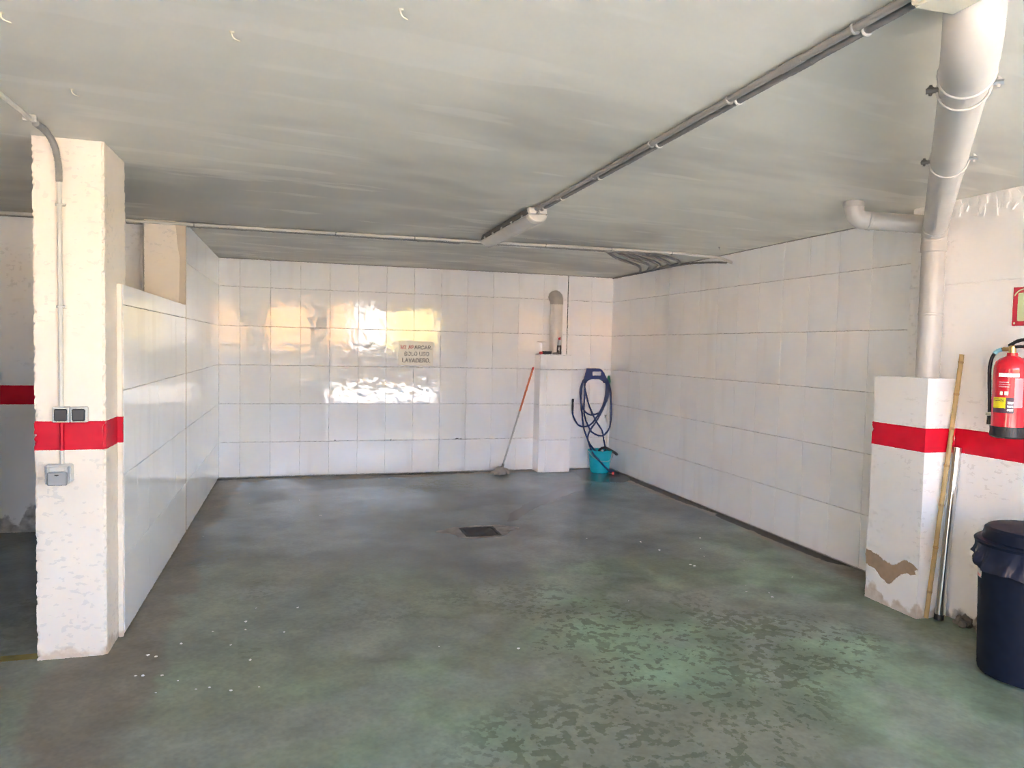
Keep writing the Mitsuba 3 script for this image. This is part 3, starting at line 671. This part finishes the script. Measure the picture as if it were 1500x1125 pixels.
EX, EY, ER = 3.502, 2.868, 0.078
k = thing('fire_extinguisher', 'red fire extinguisher with black base hung on the right wall', 'fire extinguisher')
bd = part(k, 'cylinder', lathe([(0.0, 1.125), (ER, 1.125), (ER, 1.44), (ER * 0.97, 1.462), (ER * 0.86, 1.484), (ER * 0.62, 1.500), (0.030, 1.508), (0.024, 1.512), (0.024, 1.528), (0, 1.528)], 40, (EX, EY, 0)), 'extinguisher_red', smooth=35)
part(k, 'base_ring', lathe([(0.0, 1.092), (ER * 0.92, 1.092), (ER + 0.003, 1.100), (ER + 0.003, 1.148), (ER, 1.150)], 40, (EX, EY, 0)), 'black_rubber', smooth=35, label='black plastic base')
def lab(name, a0, a1, z0, z1, m_, off=0.0006, text=None): part(bd, name, cyl_patch(EX, EY, ER + off, a0, a1, z0, z1), m_, smooth=40, label=text)
# the camera sees the side at about 220 degrees
lab('printed_band', 178, 246, 1.405, 1.424, 'white_print', text='white printed title strip')
lab('printed_band', 180, 214, 1.375, 1.381, 'pink_print'); lab('printed_band', 180, 218, 1.364, 1.368, 'pink_print'); lab('printed_band', 180, 216, 1.352, 1.358, 'pink_print')
lab('pictogram', 186, 196, 1.312, 1.332, 'white_print'); lab('pictogram', 201, 214, 1.312, 1.332, 'white_print')
lab('yellow_label', 160, 207, 1.245, 1.300, 'yellow_print', 0.0010, 'yellow service label')
lab('text_line', 164, 203, 1.282, 1.285, 'dark_print', 0.0018); lab('text_line', 164, 203, 1.290, 1.293, 'dark_print', 0.0018)
lab('dark_panel', 160, 234, 1.222, 1.300, 'dark_print', 0.0004, 'dark printed panel')
for z in (1.232, 1.250, 1.268): lab('pictogram', 212, 231, z, z + 0.012, 'white_print', 0.0012)
lab('printed_band', 232, 262, 1.25, 1.40, 'pink_print', text='pale side print')
part(k, 'valve', cat(lathe([(0.0, 1.520), (0.017, 1.520), (0.017, 1.560), (0.012, 1.566), (0.0, 1.566)], 20, (EX, EY, 0)), tube([(EX, EY, 1.546), (EX - 0.008, EY + 0.045, 1.546)], 0.011, 12)), 'brass', label='brass valve')
part(k, 'handle', cat(tube(spline([(EX, EY + 0.02, 1.565), (EX + 0.002, EY - 0.03, 1.590), (EX + 0.004, EY - 0.11, 1.600)], 5), 0.009, 8), tube(spline([(EX, EY + 0.01, 1.555), (EX + 0.002, EY - 0.05, 1.560), (EX + 0.004, EY - 0.11, 1.545)], 5), 0.008, 8)), 'black_rubber', label='black lever handle')
hp = spline([(EX - 0.008, EY + 0.040, 1.547), (EX - 0.016, EY + 0.072, 1.535), (EX - 0.018, EY + 0.098, 1.500), (EX - 0.018, EY + 0.108, 1.44), (EX - 0.016, EY + 0.106, 1.36), (EX - 0.014, EY + 0.102, 1.28), (EX - 0.012, EY + 0.100, 1.215)], 8)
part(k, 'hose', tube(hp, 0.0085, 12), 'black_rubber', smooth=50, label='black discharge hose')
part(k, 'hose_collar', tube(hp[2:12], 0.0105, 12), 'sky_blue_tag', smooth=50, label='blue collar on the hose')
part(k, 'nozzle', tube([(EX - 0.012, EY + 0.100, 1.195), (EX - 0.012, EY + 0.099, 1.15)], [0.0105, 0.0125], 12), 'black_rubber', label='black nozzle')
part(k, 'hose_clip', box(EX - 0.026, EX + 0.0, EY + 0.07, EY + 0.113, 1.198, 1.212, 0.002), 'box_cream', label='pale hose clip')
part(k, 'bracket', box(EX + 0.07, WX, EY - 0.02, EY + 0.02, 1.30, 1.46, 0.004), 'dark_bolt', label='wall bracket')

k = thing('safety_sign', 'red framed safety sign with pale green panel on the right wall', 'sign')
part(k, 'plate', box(WX - 0.004, WX, 2.78, 2.967, 1.670, 1.872, 0.001), 'sign_red', smooth=False)
part(k, 'panel', box(WX - 0.0055, WX - 0.003, 2.80, 2.938, 1.695, 1.842, 0.0006), 'sign_glow', smooth=False, label='pale green inner panel')
part(k, 'flame_mark', tube(spline([(WX - 0.005, 2.957, 1.828), (WX - 0.005, 2.945, 1.845), (WX - 0.005, 2.92, 1.858), (WX - 0.005, 2.88, 1.862)], 6), 0.0035, 6), 'sign_glow', label='pale curved stroke')
part(k, 'screw', lathe([(0.006, 0.0), (0.004, 0.003), (0.0, 0.003)], 10, (0, 0, 0)).apply_transform(trimesh.transformations.rotation_matrix(-math.pi / 2, (0, 1, 0))).apply_translation((WX - 0.004, 2.953, 1.684)), 'box_cream')

BX, BY = 3.315, 2.545
k = thing('rubbish_bin', 'dark blue-black round rubbish bin lined with a bag at right edge', 'bin')
part(k, 'body', lathe([(0, 0.006), (0.185, 0.004), (0.205, 0.012), (0.208, 0.03), (0.226, 0.60), (0.236, 0.604), (0.236, 0.622), (0.222, 0.622), (0.200, 0.03), (0, 0.03)], 48, (BX, BY, 0)), 'bin_plastic', smooth=35)
lid = part(k, 'lid', lathe([(0.225, 0.624), (0.243, 0.622), (0.246, 0.634), (0.238, 0.642), (0.214, 0.646), (0.205, 0.690), (0.192, 0.702), (0.12, 0.710), (0.0, 0.713)], 48, (BX, BY, 0)), 'bin_plastic', smooth=35, label='domed lid')
part(lid, 'grip', tube(spline([(BX - 0.05, BY - 0.09, 0.708), (BX - 0.03, BY - 0.05, 0.728), (BX + 0.03, BY + 0.05, 0.728), (BX + 0.05, BY + 0.09, 0.708)], 6), 0.010, 8), 'bin_plastic')
na, nh = 96, 9
V = []
for i in range(nh):
    for j in range(na):
        t = 2 * math.pi * j / na
        f = i / (nh - 1)
        drop = 0.105 + 0.028 * math.sin(2 * t + 0.6) + 0.014 * math.sin(5 * t)
        ruf = 0.004 * math.sin(17 * t + 2 * f) + 0.005 * math.sin(29 * t + 3 * f * 2)
        flap = math.exp(-((t - 2.72 + (0 if t < 6 else 0)) / 0.10) ** 2)
        rr_ = 0.240 + f * 0.010 + ruf * (0.3 + f) - 0.006 * math.sin(f * 3) + 0.062 * flap * (f ** 1.3) * (1.0 if f < 0.55 else max(0.0, 1 - (f - 0.55) * 2.0))
        V.append((BX + rr_ * math.cos(t), BY + rr_ * math.sin(t), 0.626 - f * drop))
Fc = []
for i in range(nh - 1):
    for j in range(na):
        kk = (j + 1) % na
        Fc += [(i * na + j, (i + 1) * na + kk, i * na + kk), (i * na + j, (i + 1) * na + j, (i + 1) * na + kk)]
part(k, 'bag', trimesh.Trimesh(np.array(V), np.array(Fc), process=False), 'bag_plastic', smooth=50, label='glossy dark bin bag folded over the rim')
part(k, 'sticker', cyl_patch(BX, BY, 0.2222, 139, 153, 0.455, 0.492, 0.001), 'white_print', smooth=40, label='small white and pink sticker')
part(k, 'sticker', cyl_patch(BX, BY, 0.2236, 140, 152, 0.458, 0.470, 0.001), 'pink_print', smooth=40)

# ------------------------------------------------------------------ back of the bay
QX0, QX1, QY0, QZ = 2.750, 3.155, 8.236, 1.425
k = thing('tiled_plinth', 'tall white tiled plinth against the back wall carrying a stub of drain pipe', 'plinth')
part(k, 'core', box(QX0 + 0.009, QX1 - 0.009, QY0 + 0.009, YB - 0.004, 0, QZ - 0.006), 'grout', False)
part(k, 'top', box(QX0, QX1, QY0, YB - 0.003, QZ - 0.006, QZ, 0.002), 'tile_glaze', False)
zr = [0.008, 0.395, 0.820, 1.2445, QZ - 0.006]
for i in range(4):
    for u0, u1 in ((QX0, 2.838), (2.838, QX1)):
        tile(k, '-y', QY0, u0, u1, zr[i], zr[i + 1], 3)
    tile(k, '-x', QX0, QY0 + 0.001, YB - 0.003, zr[i], zr[i + 1], 3, tilt=0)
    tile(k, '+x', QX1, QY0 + 0.001, YB - 0.003, zr[i], zr[i + 1], 3, tilt=0)

k = thing('wall_sign', 'small cream sign in Spanish on the back wall tiles', 'sign')
part(k, 'plate', box(1.096, 1.498, YB - 0.006, YB + 0.001, 1.266, 1.546, 0.0012), 'sign_cream', smooth=False)
def line(s, x0, x1, z, h, m_):
    t = meshkit.text_mesh(s, h, 0.0012, bold=True)
    lo, hi = t.bounds
    v = (np.array(t.vertices) - [lo[0], 0, 0]) * [(x1 - x0) / (hi[0] - lo[0]), 1, 1] + [x0, z, 0]
    part(k, 'lettering', on_back(trimesh.Trimesh(v, t.faces, process=False), YB - 0.006), m_, False)
line('NO', 1.118, 1.182, 1.455, 0.042, 'letter_red'); line('AP', 1.205, 1.270, 1.455, 0.042, 'letter_red')
line('ARCAR.', 1.275, 1.482, 1.455, 0.042, 'letter_grey')
line('SOLO USO', 1.160, 1.450, 1.378, 0.044, 'letter_grey')
line('LAVADERO.', 1.138, 1.465, 1.302, 0.046, 'letter_grey')

k = thing('stub_pipe', 'pale round-topped drain pipe rising from the tiled plinth into the back wall', 'pipe')
SX, SY, SR = 2.985, 8.366, 0.080
part(k, 'pipe', tube([(SX, SY, z) for z in (QZ - 0.001, 1.7, 2.035)], SR - 0.004, 28), 'stub_paint', smooth=40)
part(k, 'elbow', tube(spline([(SX, SY, 2.030), (SX, SY, 2.075), (SX, SY + 0.012, 2.107), (SX, SY + 0.045, 2.122), (SX, SY + 0.082, 2.124)], 6), SR, 28), 'stub_elbow', smooth=50, label='grey elbow turning into the wall')
# things on the plinth
k = thing('plastic_cup', 'clear plastic cup at the left end of the plinth top', 'cup')
part(k, 'rim', lathe([(0.054, 0.145), (0.057, 0.147), (0.057, 0.152), (0.054, 0.153)], 28, (2.812, 8.392, QZ)), 'pet_frost', smooth=40)
part(k, 'foot', lathe([(0.0, 0.001), (0.047, 0.001), (0.050, 0.007), (0.046, 0.010), (0.0, 0.010)], 28, (2.812, 8.392, QZ)), 'pet_frost', smooth=40)
part(k, 'side', lathe([(0.050, 0.008), (0.055, 0.146)], 28, (2.812, 8.392, QZ)), 'clear_plastic', smooth=35)
k = thing('drink_bottle', 'small drink bottle with dark contents and red cap on the plinth', 'bottle')
at = (2.992, 8.258, QZ)
part(k, 'body', lathe([(0.0, 0.0), (0.024, 0.0), (0.027, 0.006), (0.027, 0.090), (0.026, 0.112)], 28, at), 'cola', smooth=35, label='dark lower half')
part(k, 'shoulder', lathe([(0.026, 0.112), (0.023, 0.135), (0.013, 0.168), (0.012, 0.180)], 28, at), 'pet_frost', smooth=35, label='pale clear shoulder')
part(k, 'cap', lathe([(0.015, 0.176), (0.0155, 0.200), (0.013, 0.205), (0.0, 0.205)], 20, at), 'cap_red', smooth=35, label='red cap')
part(k, 'label_patch', cyl_patch(at[0], at[1], 0.0272, 225, 262, QZ + 0.05, QZ + 0.085), 'white_print', smooth=40)
k = thing('scrub_brush', 'black scrubbing brush lying on the plinth beside the cup', 'brush')
part(k, 'back', box(2.795, 2.905, 8.265, 8.315, QZ + 0.020, QZ + 0.040, 0.006), 'black_rubber', smooth=False)
part(k, 'bristles', box(2.80, 2.90, 8.269, 8.311, QZ, QZ + 0.021, 0.003), 'black_rubber', smooth=False)
k = thing('red_sponge', 'small red sponge on the left corner of the plinth', 'sponge')
body(k, box(2.755, 2.793, 8.262, 8.315, QZ, QZ + 0.032, 0.007), 'cap_red', smooth=40)
k = thing('grey_rag', 'crumpled grey rag between the brush and the bottle', 'rag')
ic = trimesh.creation.icosphere(subdivisions=3, radius=1.0)
v = np.array(ic.vertices); v *= (0.75 + 0.5 * meshkit.fbm(v * 2.3 + 5, 3, 4))[:, None]; v *= [0.034, 0.03, 0.018]; v[:, 2] = np.maximum(v[:, 2], -0.010)
body(k, trimesh.Trimesh(v + [2.944, 8.253, QZ + 0.010], ic.faces, process=False), 'conduit_grey', smooth=60)

# mop
k = thing('mop', 'string mop leaning on the tiled plinth with orange and grey handle', 'mop')
a, b = np.array([2.305, 8.235, 0.075]), np.array([2.722, 8.410, 1.266]); d = (b - a) / np.linalg.norm(b - a)
part(k, 'handle', tube([a, a + (b - a) * 0.56], 0.0115, 12), 'grey_handle', smooth=40, label='bare grey lower handle')
part(k, 'handle_sleeve', tube([a + (b - a) * 0.555, b - d * 0.03], 0.0125, 12), 'orange_handle', smooth=40, label='orange upper handle')
part(k, 'handle_tip', tube([b - d * 0.035, b - d * 0.003, b], [0.0135, 0.0135, 0.007], 12), 'cap_red', smooth=40, label='red end cap')
part(k, 'ferrule', tube([a - d * 0.035, a + d * 0.05], [0.022, 0.014], 14), 'dark_bolt', smooth=40, label='dark socket')
st = []
c0 = np.array([2.285, 8.225, 0.06])
for i in range(64):
    t = rng.uniform(0, 2 * math.pi); R = rng.uniform(0.05, 0.115); h = rng.uniform(0.055, 0.085)
    e = np.array([math.cos(t) * R * 1.05, math.sin(t) * R * 0.8, 0])
    st.append(tube(spline([c0 + [0, 0, 0.012], c0 * [1, 1, 0] + e * 0.35 + [0, 0, h], c0 * [1, 1, 0] + e * 0.8 + [0, 0, 0.045 * rng.uniform(0.6, 1.2)], c0 * [1, 1, 0] + e + [rng.normal(0, 0.012), rng.normal(0, 0.012), 0.008]], 4), 0.0075, 6))
part(k, 'mop_strands', cat(*st), 'mop_cotton', smooth=60, label='grey cotton strands spread on the floor', kind='stuff')

# hose rack, hose, bucket
YW = YB - 0.004
k = thing('hose_rack', 'blue plastic hose hanger on the back wall right of the plinth', 'hose hanger')
plate = sg.Polygon([(3.405, 1.262), (3.580, 1.262), (3.612, 1.240), (3.640, 1.205), (3.672, 1.150), (3.690, 1.112), (3.640, 1.112), (3.622, 1.128), (3.44, 1.128), (3.425, 1.112), (3.372, 1.112), (3.378, 1.165), (3.392, 1.215)]).difference(sg.box(3.487, 1.178, 3.594, 1.216).buffer(0.006))
m = on_back(extrude(plate.buffer(-0.004).buffer(0.004), 0.010), 8.385)
part(k, 'plate', m, 'blue_plastic', smooth=30)
saddle = [(3.535 + 0.13 * math.cos(t), 1.075 + 0.066 * math.sin(t)) for t in np.linspace(0.15, math.pi - 0.15, 15)]
part(k, 'saddle', on_back(extrude(sg.LineString(saddle).buffer(0.006), 0.062), YB), 'blue_plastic', smooth=40)
hpts = []
def H(pts, y): hpts.extend([(min(x, 3.744), y, z) for x, z in pts])
H([(3.250, 0.800), (3.252, 0.700), (3.270, 0.645), (3.328, 0.557), (3.410, 0.533), (3.491, 0.556), (3.554, 0.624), (3.632, 0.745), (3.678, 0.87), (3.695, 1.0), (3.675, 1.12)], 8.425)
H([(3.61, 1.145), (3.535, 1.156), (3.45, 1.145)], 8.428)
H([(3.377, 1.11), (3.341, 0.973), (3.371, 0.776), (3.454, 0.693), (3.536, 0.685), (3.633, 0.73), (3.686, 0.852), (3.707, 1.005), (3.685, 1.11)], 8.412)
H([(3.62, 1.147), (3.535, 1.160), (3.46, 1.147)], 8.414)
H([(3.392, 1.09), (3.405, 0.973), (3.468, 0.776), (3.554, 0.608), (3.640, 0.485), (3.668, 0.362)], 8.400)
H([(3.650, 0.285)], 8.31); H([(3.60, 0.24), (3.52, 0.235)], 8.22); H([(3.474, 0.285)], 8.29)
H([(3.447, 0.381), (3.476, 0.487), (3.570, 0.623), (3.66, 0.80), (3.712, 0.95), (3.702, 1.10)], 8.390)
H([(3.62, 1.150), (3.535, 1.162), (3.46, 1.150)], 8.402)
H([(3.386, 1.09), (3.383, 0.912), (3.379, 0.761), (3.399, 0.64), (3.468, 0.502), (3.543, 0.441), (3.642, 0.424), (3.725, 0.515), (3.744, 0.668), (3.740, 0.852), (3.713, 1.05)], 8.372)
H([(3.64, 1.135), (3.535, 1.158), (3.44, 1.140)], 8.392)
H([(3.362, 1.08), (3.350, 0.852), (3.368, 0.68), (3.394, 0.518)], 8.398); H([(3.415, 0.40)], 8.33); H([(3.405, 0.30)], 8.20); H([(3.405, 0.235)], 8.09)
H([(3.46, 0.165)], 8.045); H([(3.55, 0.075)], 8.045); H([(3.625, 0.022)], 8.04); H([(3.69, 0.012)], 8.10); H([(3.715, 0.012)], 8.22); H([(3.69, 0.012)], 8.32)
k = thing('garden_hose', 'dark blue garden hose looped over the blue hanger and into the bucket', 'hose')
part(k, 'tube', tube(spline(hpts, 6), 0.0105, 10), 'blue_hose', smooth=60)
part(k, 'coupling', cat(lathe([(0.0, 0.0), (0.013, 0.0), (0.015, 0.03), (0.015, 0.055), (0.011, 0.06), (0.011, 0.10), (0.016, 0.104), (0.012, 0.135), (0, 0.135)], 14, (3.250, 8.425, 0.745))), 'black_rubber', label='black hose coupling at the free end')
k = thing('hose_offcut', 'short black hose end sticking out of the bucket to the right', 'hose')
body(k, tube(spline([(3.50, 8.20, 0.20), (3.525, 8.17, 0.285), (3.575, 8.13, 0.305), (3.64, 8.10, 0.275), (3.715, 8.08, 0.222)], 8), 0.0155, 12), 'black_rubber', smooth=50)
k = thing('hose_gun', 'black and red spray gun on the wet floor right of the bucket', 'spray gun')
part(k, 'barrel', tube(spline([(3.57, 7.99, 0.016), (3.625, 7.965, 0.02), (3.69, 7.97, 0.018)], 5), [0.014] * 11, 10), 'black_rubber', smooth=50)
part(k, 'collar', tube([(3.60, 7.975, 0.018), (3.625, 7.965, 0.02)], 0.018, 12), 'cap_red', smooth=50, label='red collar')
CXB, CYB = 3.530, 8.185
k = thing('bucket', 'turquoise plastic bucket standing in the wet corner', 'bucket')
part(k, 'body', lathe([(0.0, 0.004), (0.108, 0.002), (0.114, 0.008), (0.142, 0.258), (0.150, 0.262), (0.152, 0.272), (0.148, 0.276), (0.140, 0.270), (0.111, 0.014), (0.0, 0.012)], 44, (CXB, CYB, 0)), 'bucket_plastic', smooth=35)
part(k, 'rim_band', lathe([(0.139, 0.225), (0.1425, 0.227), (0.1435, 0.236), (0.141, 0.238)], 44, (CXB, CYB, 0)), 'bucket_plastic', smooth=35)
hd = [(CXB + 0.152 * math.cos(t), CYB + 0.152 * math.sin(t) * 1.0 - 0.004, 0.262 - 0.11 * math.sin((t - math.pi) / math.pi * math.pi)) for t in np.linspace(math.pi, 2 * math.pi, 21)]
part(k, 'handle', tube(hd, 0.004, 8), 'galvanised', smooth=50, label='thin wire handle')
k = thing('white_dispenser', 'small white bottle standing in the turquoise bucket', 'bottle')
body(k, lathe([(0.0, 0.014), (0.026, 0.014), (0.028, 0.05), (0.027, 0.26), (0.012, 0.285), (0.012, 0.302), (0, 0.302)], 18, (3.560, 8.220, 0)), 'white_print', smooth=35)
k = thing('long_brush', 'green-topped brush standing in the corner right of the hose', 'brush')
part(k, 'head', lathe([(0.0, 1.075), (0.026, 1.080), (0.022, 1.13), (0.012, 1.165), (0.0, 1.178)], 18, (3.728, 8.440, 0)), 'green_plastic', smooth=35, label='green head')
part(k, 'stick', tube([(3.728, 8.441, 0.004), (3.728, 8.440, 1.085)], 0.009, 10), 'sign_cream', smooth=40)
k = thing('water_tap', 'small dull metal tap on the back wall behind the hose', 'tap')
part(k, 'spout', tube(spline([(3.69, YW, 0.645), (3.69, 8.405, 0.645), (3.69, 8.385, 0.625), (3.69, 8.382, 0.595)], 6), 0.009, 10), 'galvanised', smooth=50)
part(k, 'lever', cat(tube([(3.69, 8.405, 0.645), (3.69, 8.405, 0.672)], 0.006, 8), box(3.672, 3.708, 8.399, 8.411, 0.670, 0.678, 0.003)), 'dark_bolt')

# floor drain
k = thing('floor_drain', 'square black iron drain grate in the middle of the floor', 'drain')
part(k, 'pit', cat(box(1.270, 1.560, 5.525, 5.53, -0.14, -0.002), box(1.270, 1.560, 5.82, 5.825, -0.14, -0.002), box(1.270, 1.275, 5.53, 5.82, -0.14, -0.002), box(1.555, 1.56, 5.53, 5.82, -0.14, -0.002), box(1.275, 1.555, 5.53, 5.82, -0.12, -0.10)), 'cast_iron', False)
part(k, 'frame', cat(box(1.268, 1.562, 5.522, 5.545, -0.012, 0.002, 0.002), box(1.268, 1.562, 5.805, 5.828, -0.012, 0.002, 0.002), box(1.268, 1.290, 5.546, 5.804, -0.012, 0.002, 0.002), box(1.540, 1.562, 5.546, 5.804, -0.012, 0.002, 0.002)), 'cast_iron', False)
for i in range(10):
    y = 5.562 + i * 0.0255
    part(k, 'bar', box(1.2905, 1.5395, y, y + 0.012, -0.014, -0.003, 0.002), 'cast_iron', False)
mud = sg.Polygon([(1.415 + (0.235 + 0.05 * math.sin(3 * t) + 0.02 * math.sin(7 * t)) * math.cos(t) * 1.25, 5.675 + (0.22 + 0.03 * math.sin(2 * t + 1) + 0.018 * math.sin(9 * t)) * math.sin(t)) for t in np.linspace(0, 2 * math.pi, 80, endpoint=False)]).difference(sg.box(1.268, 5.522, 1.562, 5.828))
mat('mortar', grain((0.21, 0.195, 0.175), 0.5, 20), rough=0.7, spec=0.3)
m = extrude(mud, 0.003)
k = thing('drain_mortar', 'rough pale mortar collar around the drain grate', 'mortar', kind='stuff')
body(k, m, 'mortar', False)

# puddles
def blob(pts, wob=0.03, seed=0):
    pg = sg.Polygon(pts).buffer(0.05).buffer(-0.05)
    line_ = np.array(pg.exterior.segmentize(0.03).coords)[:-1]
    n_ = meshkit.fbm(np.c_[line_ * 7, np.zeros(len(line_))], 3, seed) - 0.5
    c = line_.mean(0); dd = line_ - np.roll(line_, 2, 0); nn = np.c_[dd[:, 1], -dd[:, 0]]; nn /= np.maximum(np.linalg.norm(nn, axis=1, keepdims=True), 1e-9)
    return sg.Polygon(line_ + nn * (n_ * 2 * wob)[:, None]).buffer(0)
def puddle(label, pts, seed, wob=0.035):
    k = thing('puddle', label, 'puddle')
    m = extrude(blob(pts, wob, seed), 0.0012)
    body(k, m, 'water', False)
puddle('long narrow puddle running from the corner toward the drain', [(1.73, 5.96), (1.80, 6.20), (1.98, 6.45), (2.30, 6.84), (2.60, 7.18), (2.80, 7.38), (3.05, 7.50), (3.18, 7.50), (3.02, 7.28), (2.76, 7.02), (2.50, 6.80), (2.28, 6.60), (2.00, 6.28), (1.84, 6.00)], 3)
puddle('dark puddle under and around the turquoise bucket', [(3.10, 7.72), (3.28, 7.55), (3.50, 7.50), (3.68, 7.62), (3.735, 7.9), (3.735, 8.40), (3.30, 8.41), (3.22, 8.2), (3.18, 7.98)], 5, 0.03)
# chips of paint and grit
chips = []
for i in range(46):
    x, y = (rng.uniform(-0.7, 0.0), rng.uniform(3.2, 4.3)) if i < 20 else ((rng.uniform(2.6, 3.35), rng.uniform(3.7, 5.0)) if i < 30 else (rng.uniform(-0.75, 3.5), rng.uniform(2.6, 8.2)))
    if y > 5.4 and x > 1.1: continue
    s = rng.uniform(0.0025, 0.0075)
    ic = trimesh.creation.icosphere(subdivisions=0, radius=s); ic.vertices *= rng.uniform(0.6, 1.4, ic.vertices.shape) * [1.3, 1.3, 0.5]
    ic.apply_translation((x, y, s * 0.3)); chips.append(ic)
k = thing('paint_chips', 'scattered white paint chips and grit on the green floor', 'paint chips', kind='stuff')
body(k, cat(*chips), 'chip_white', False)
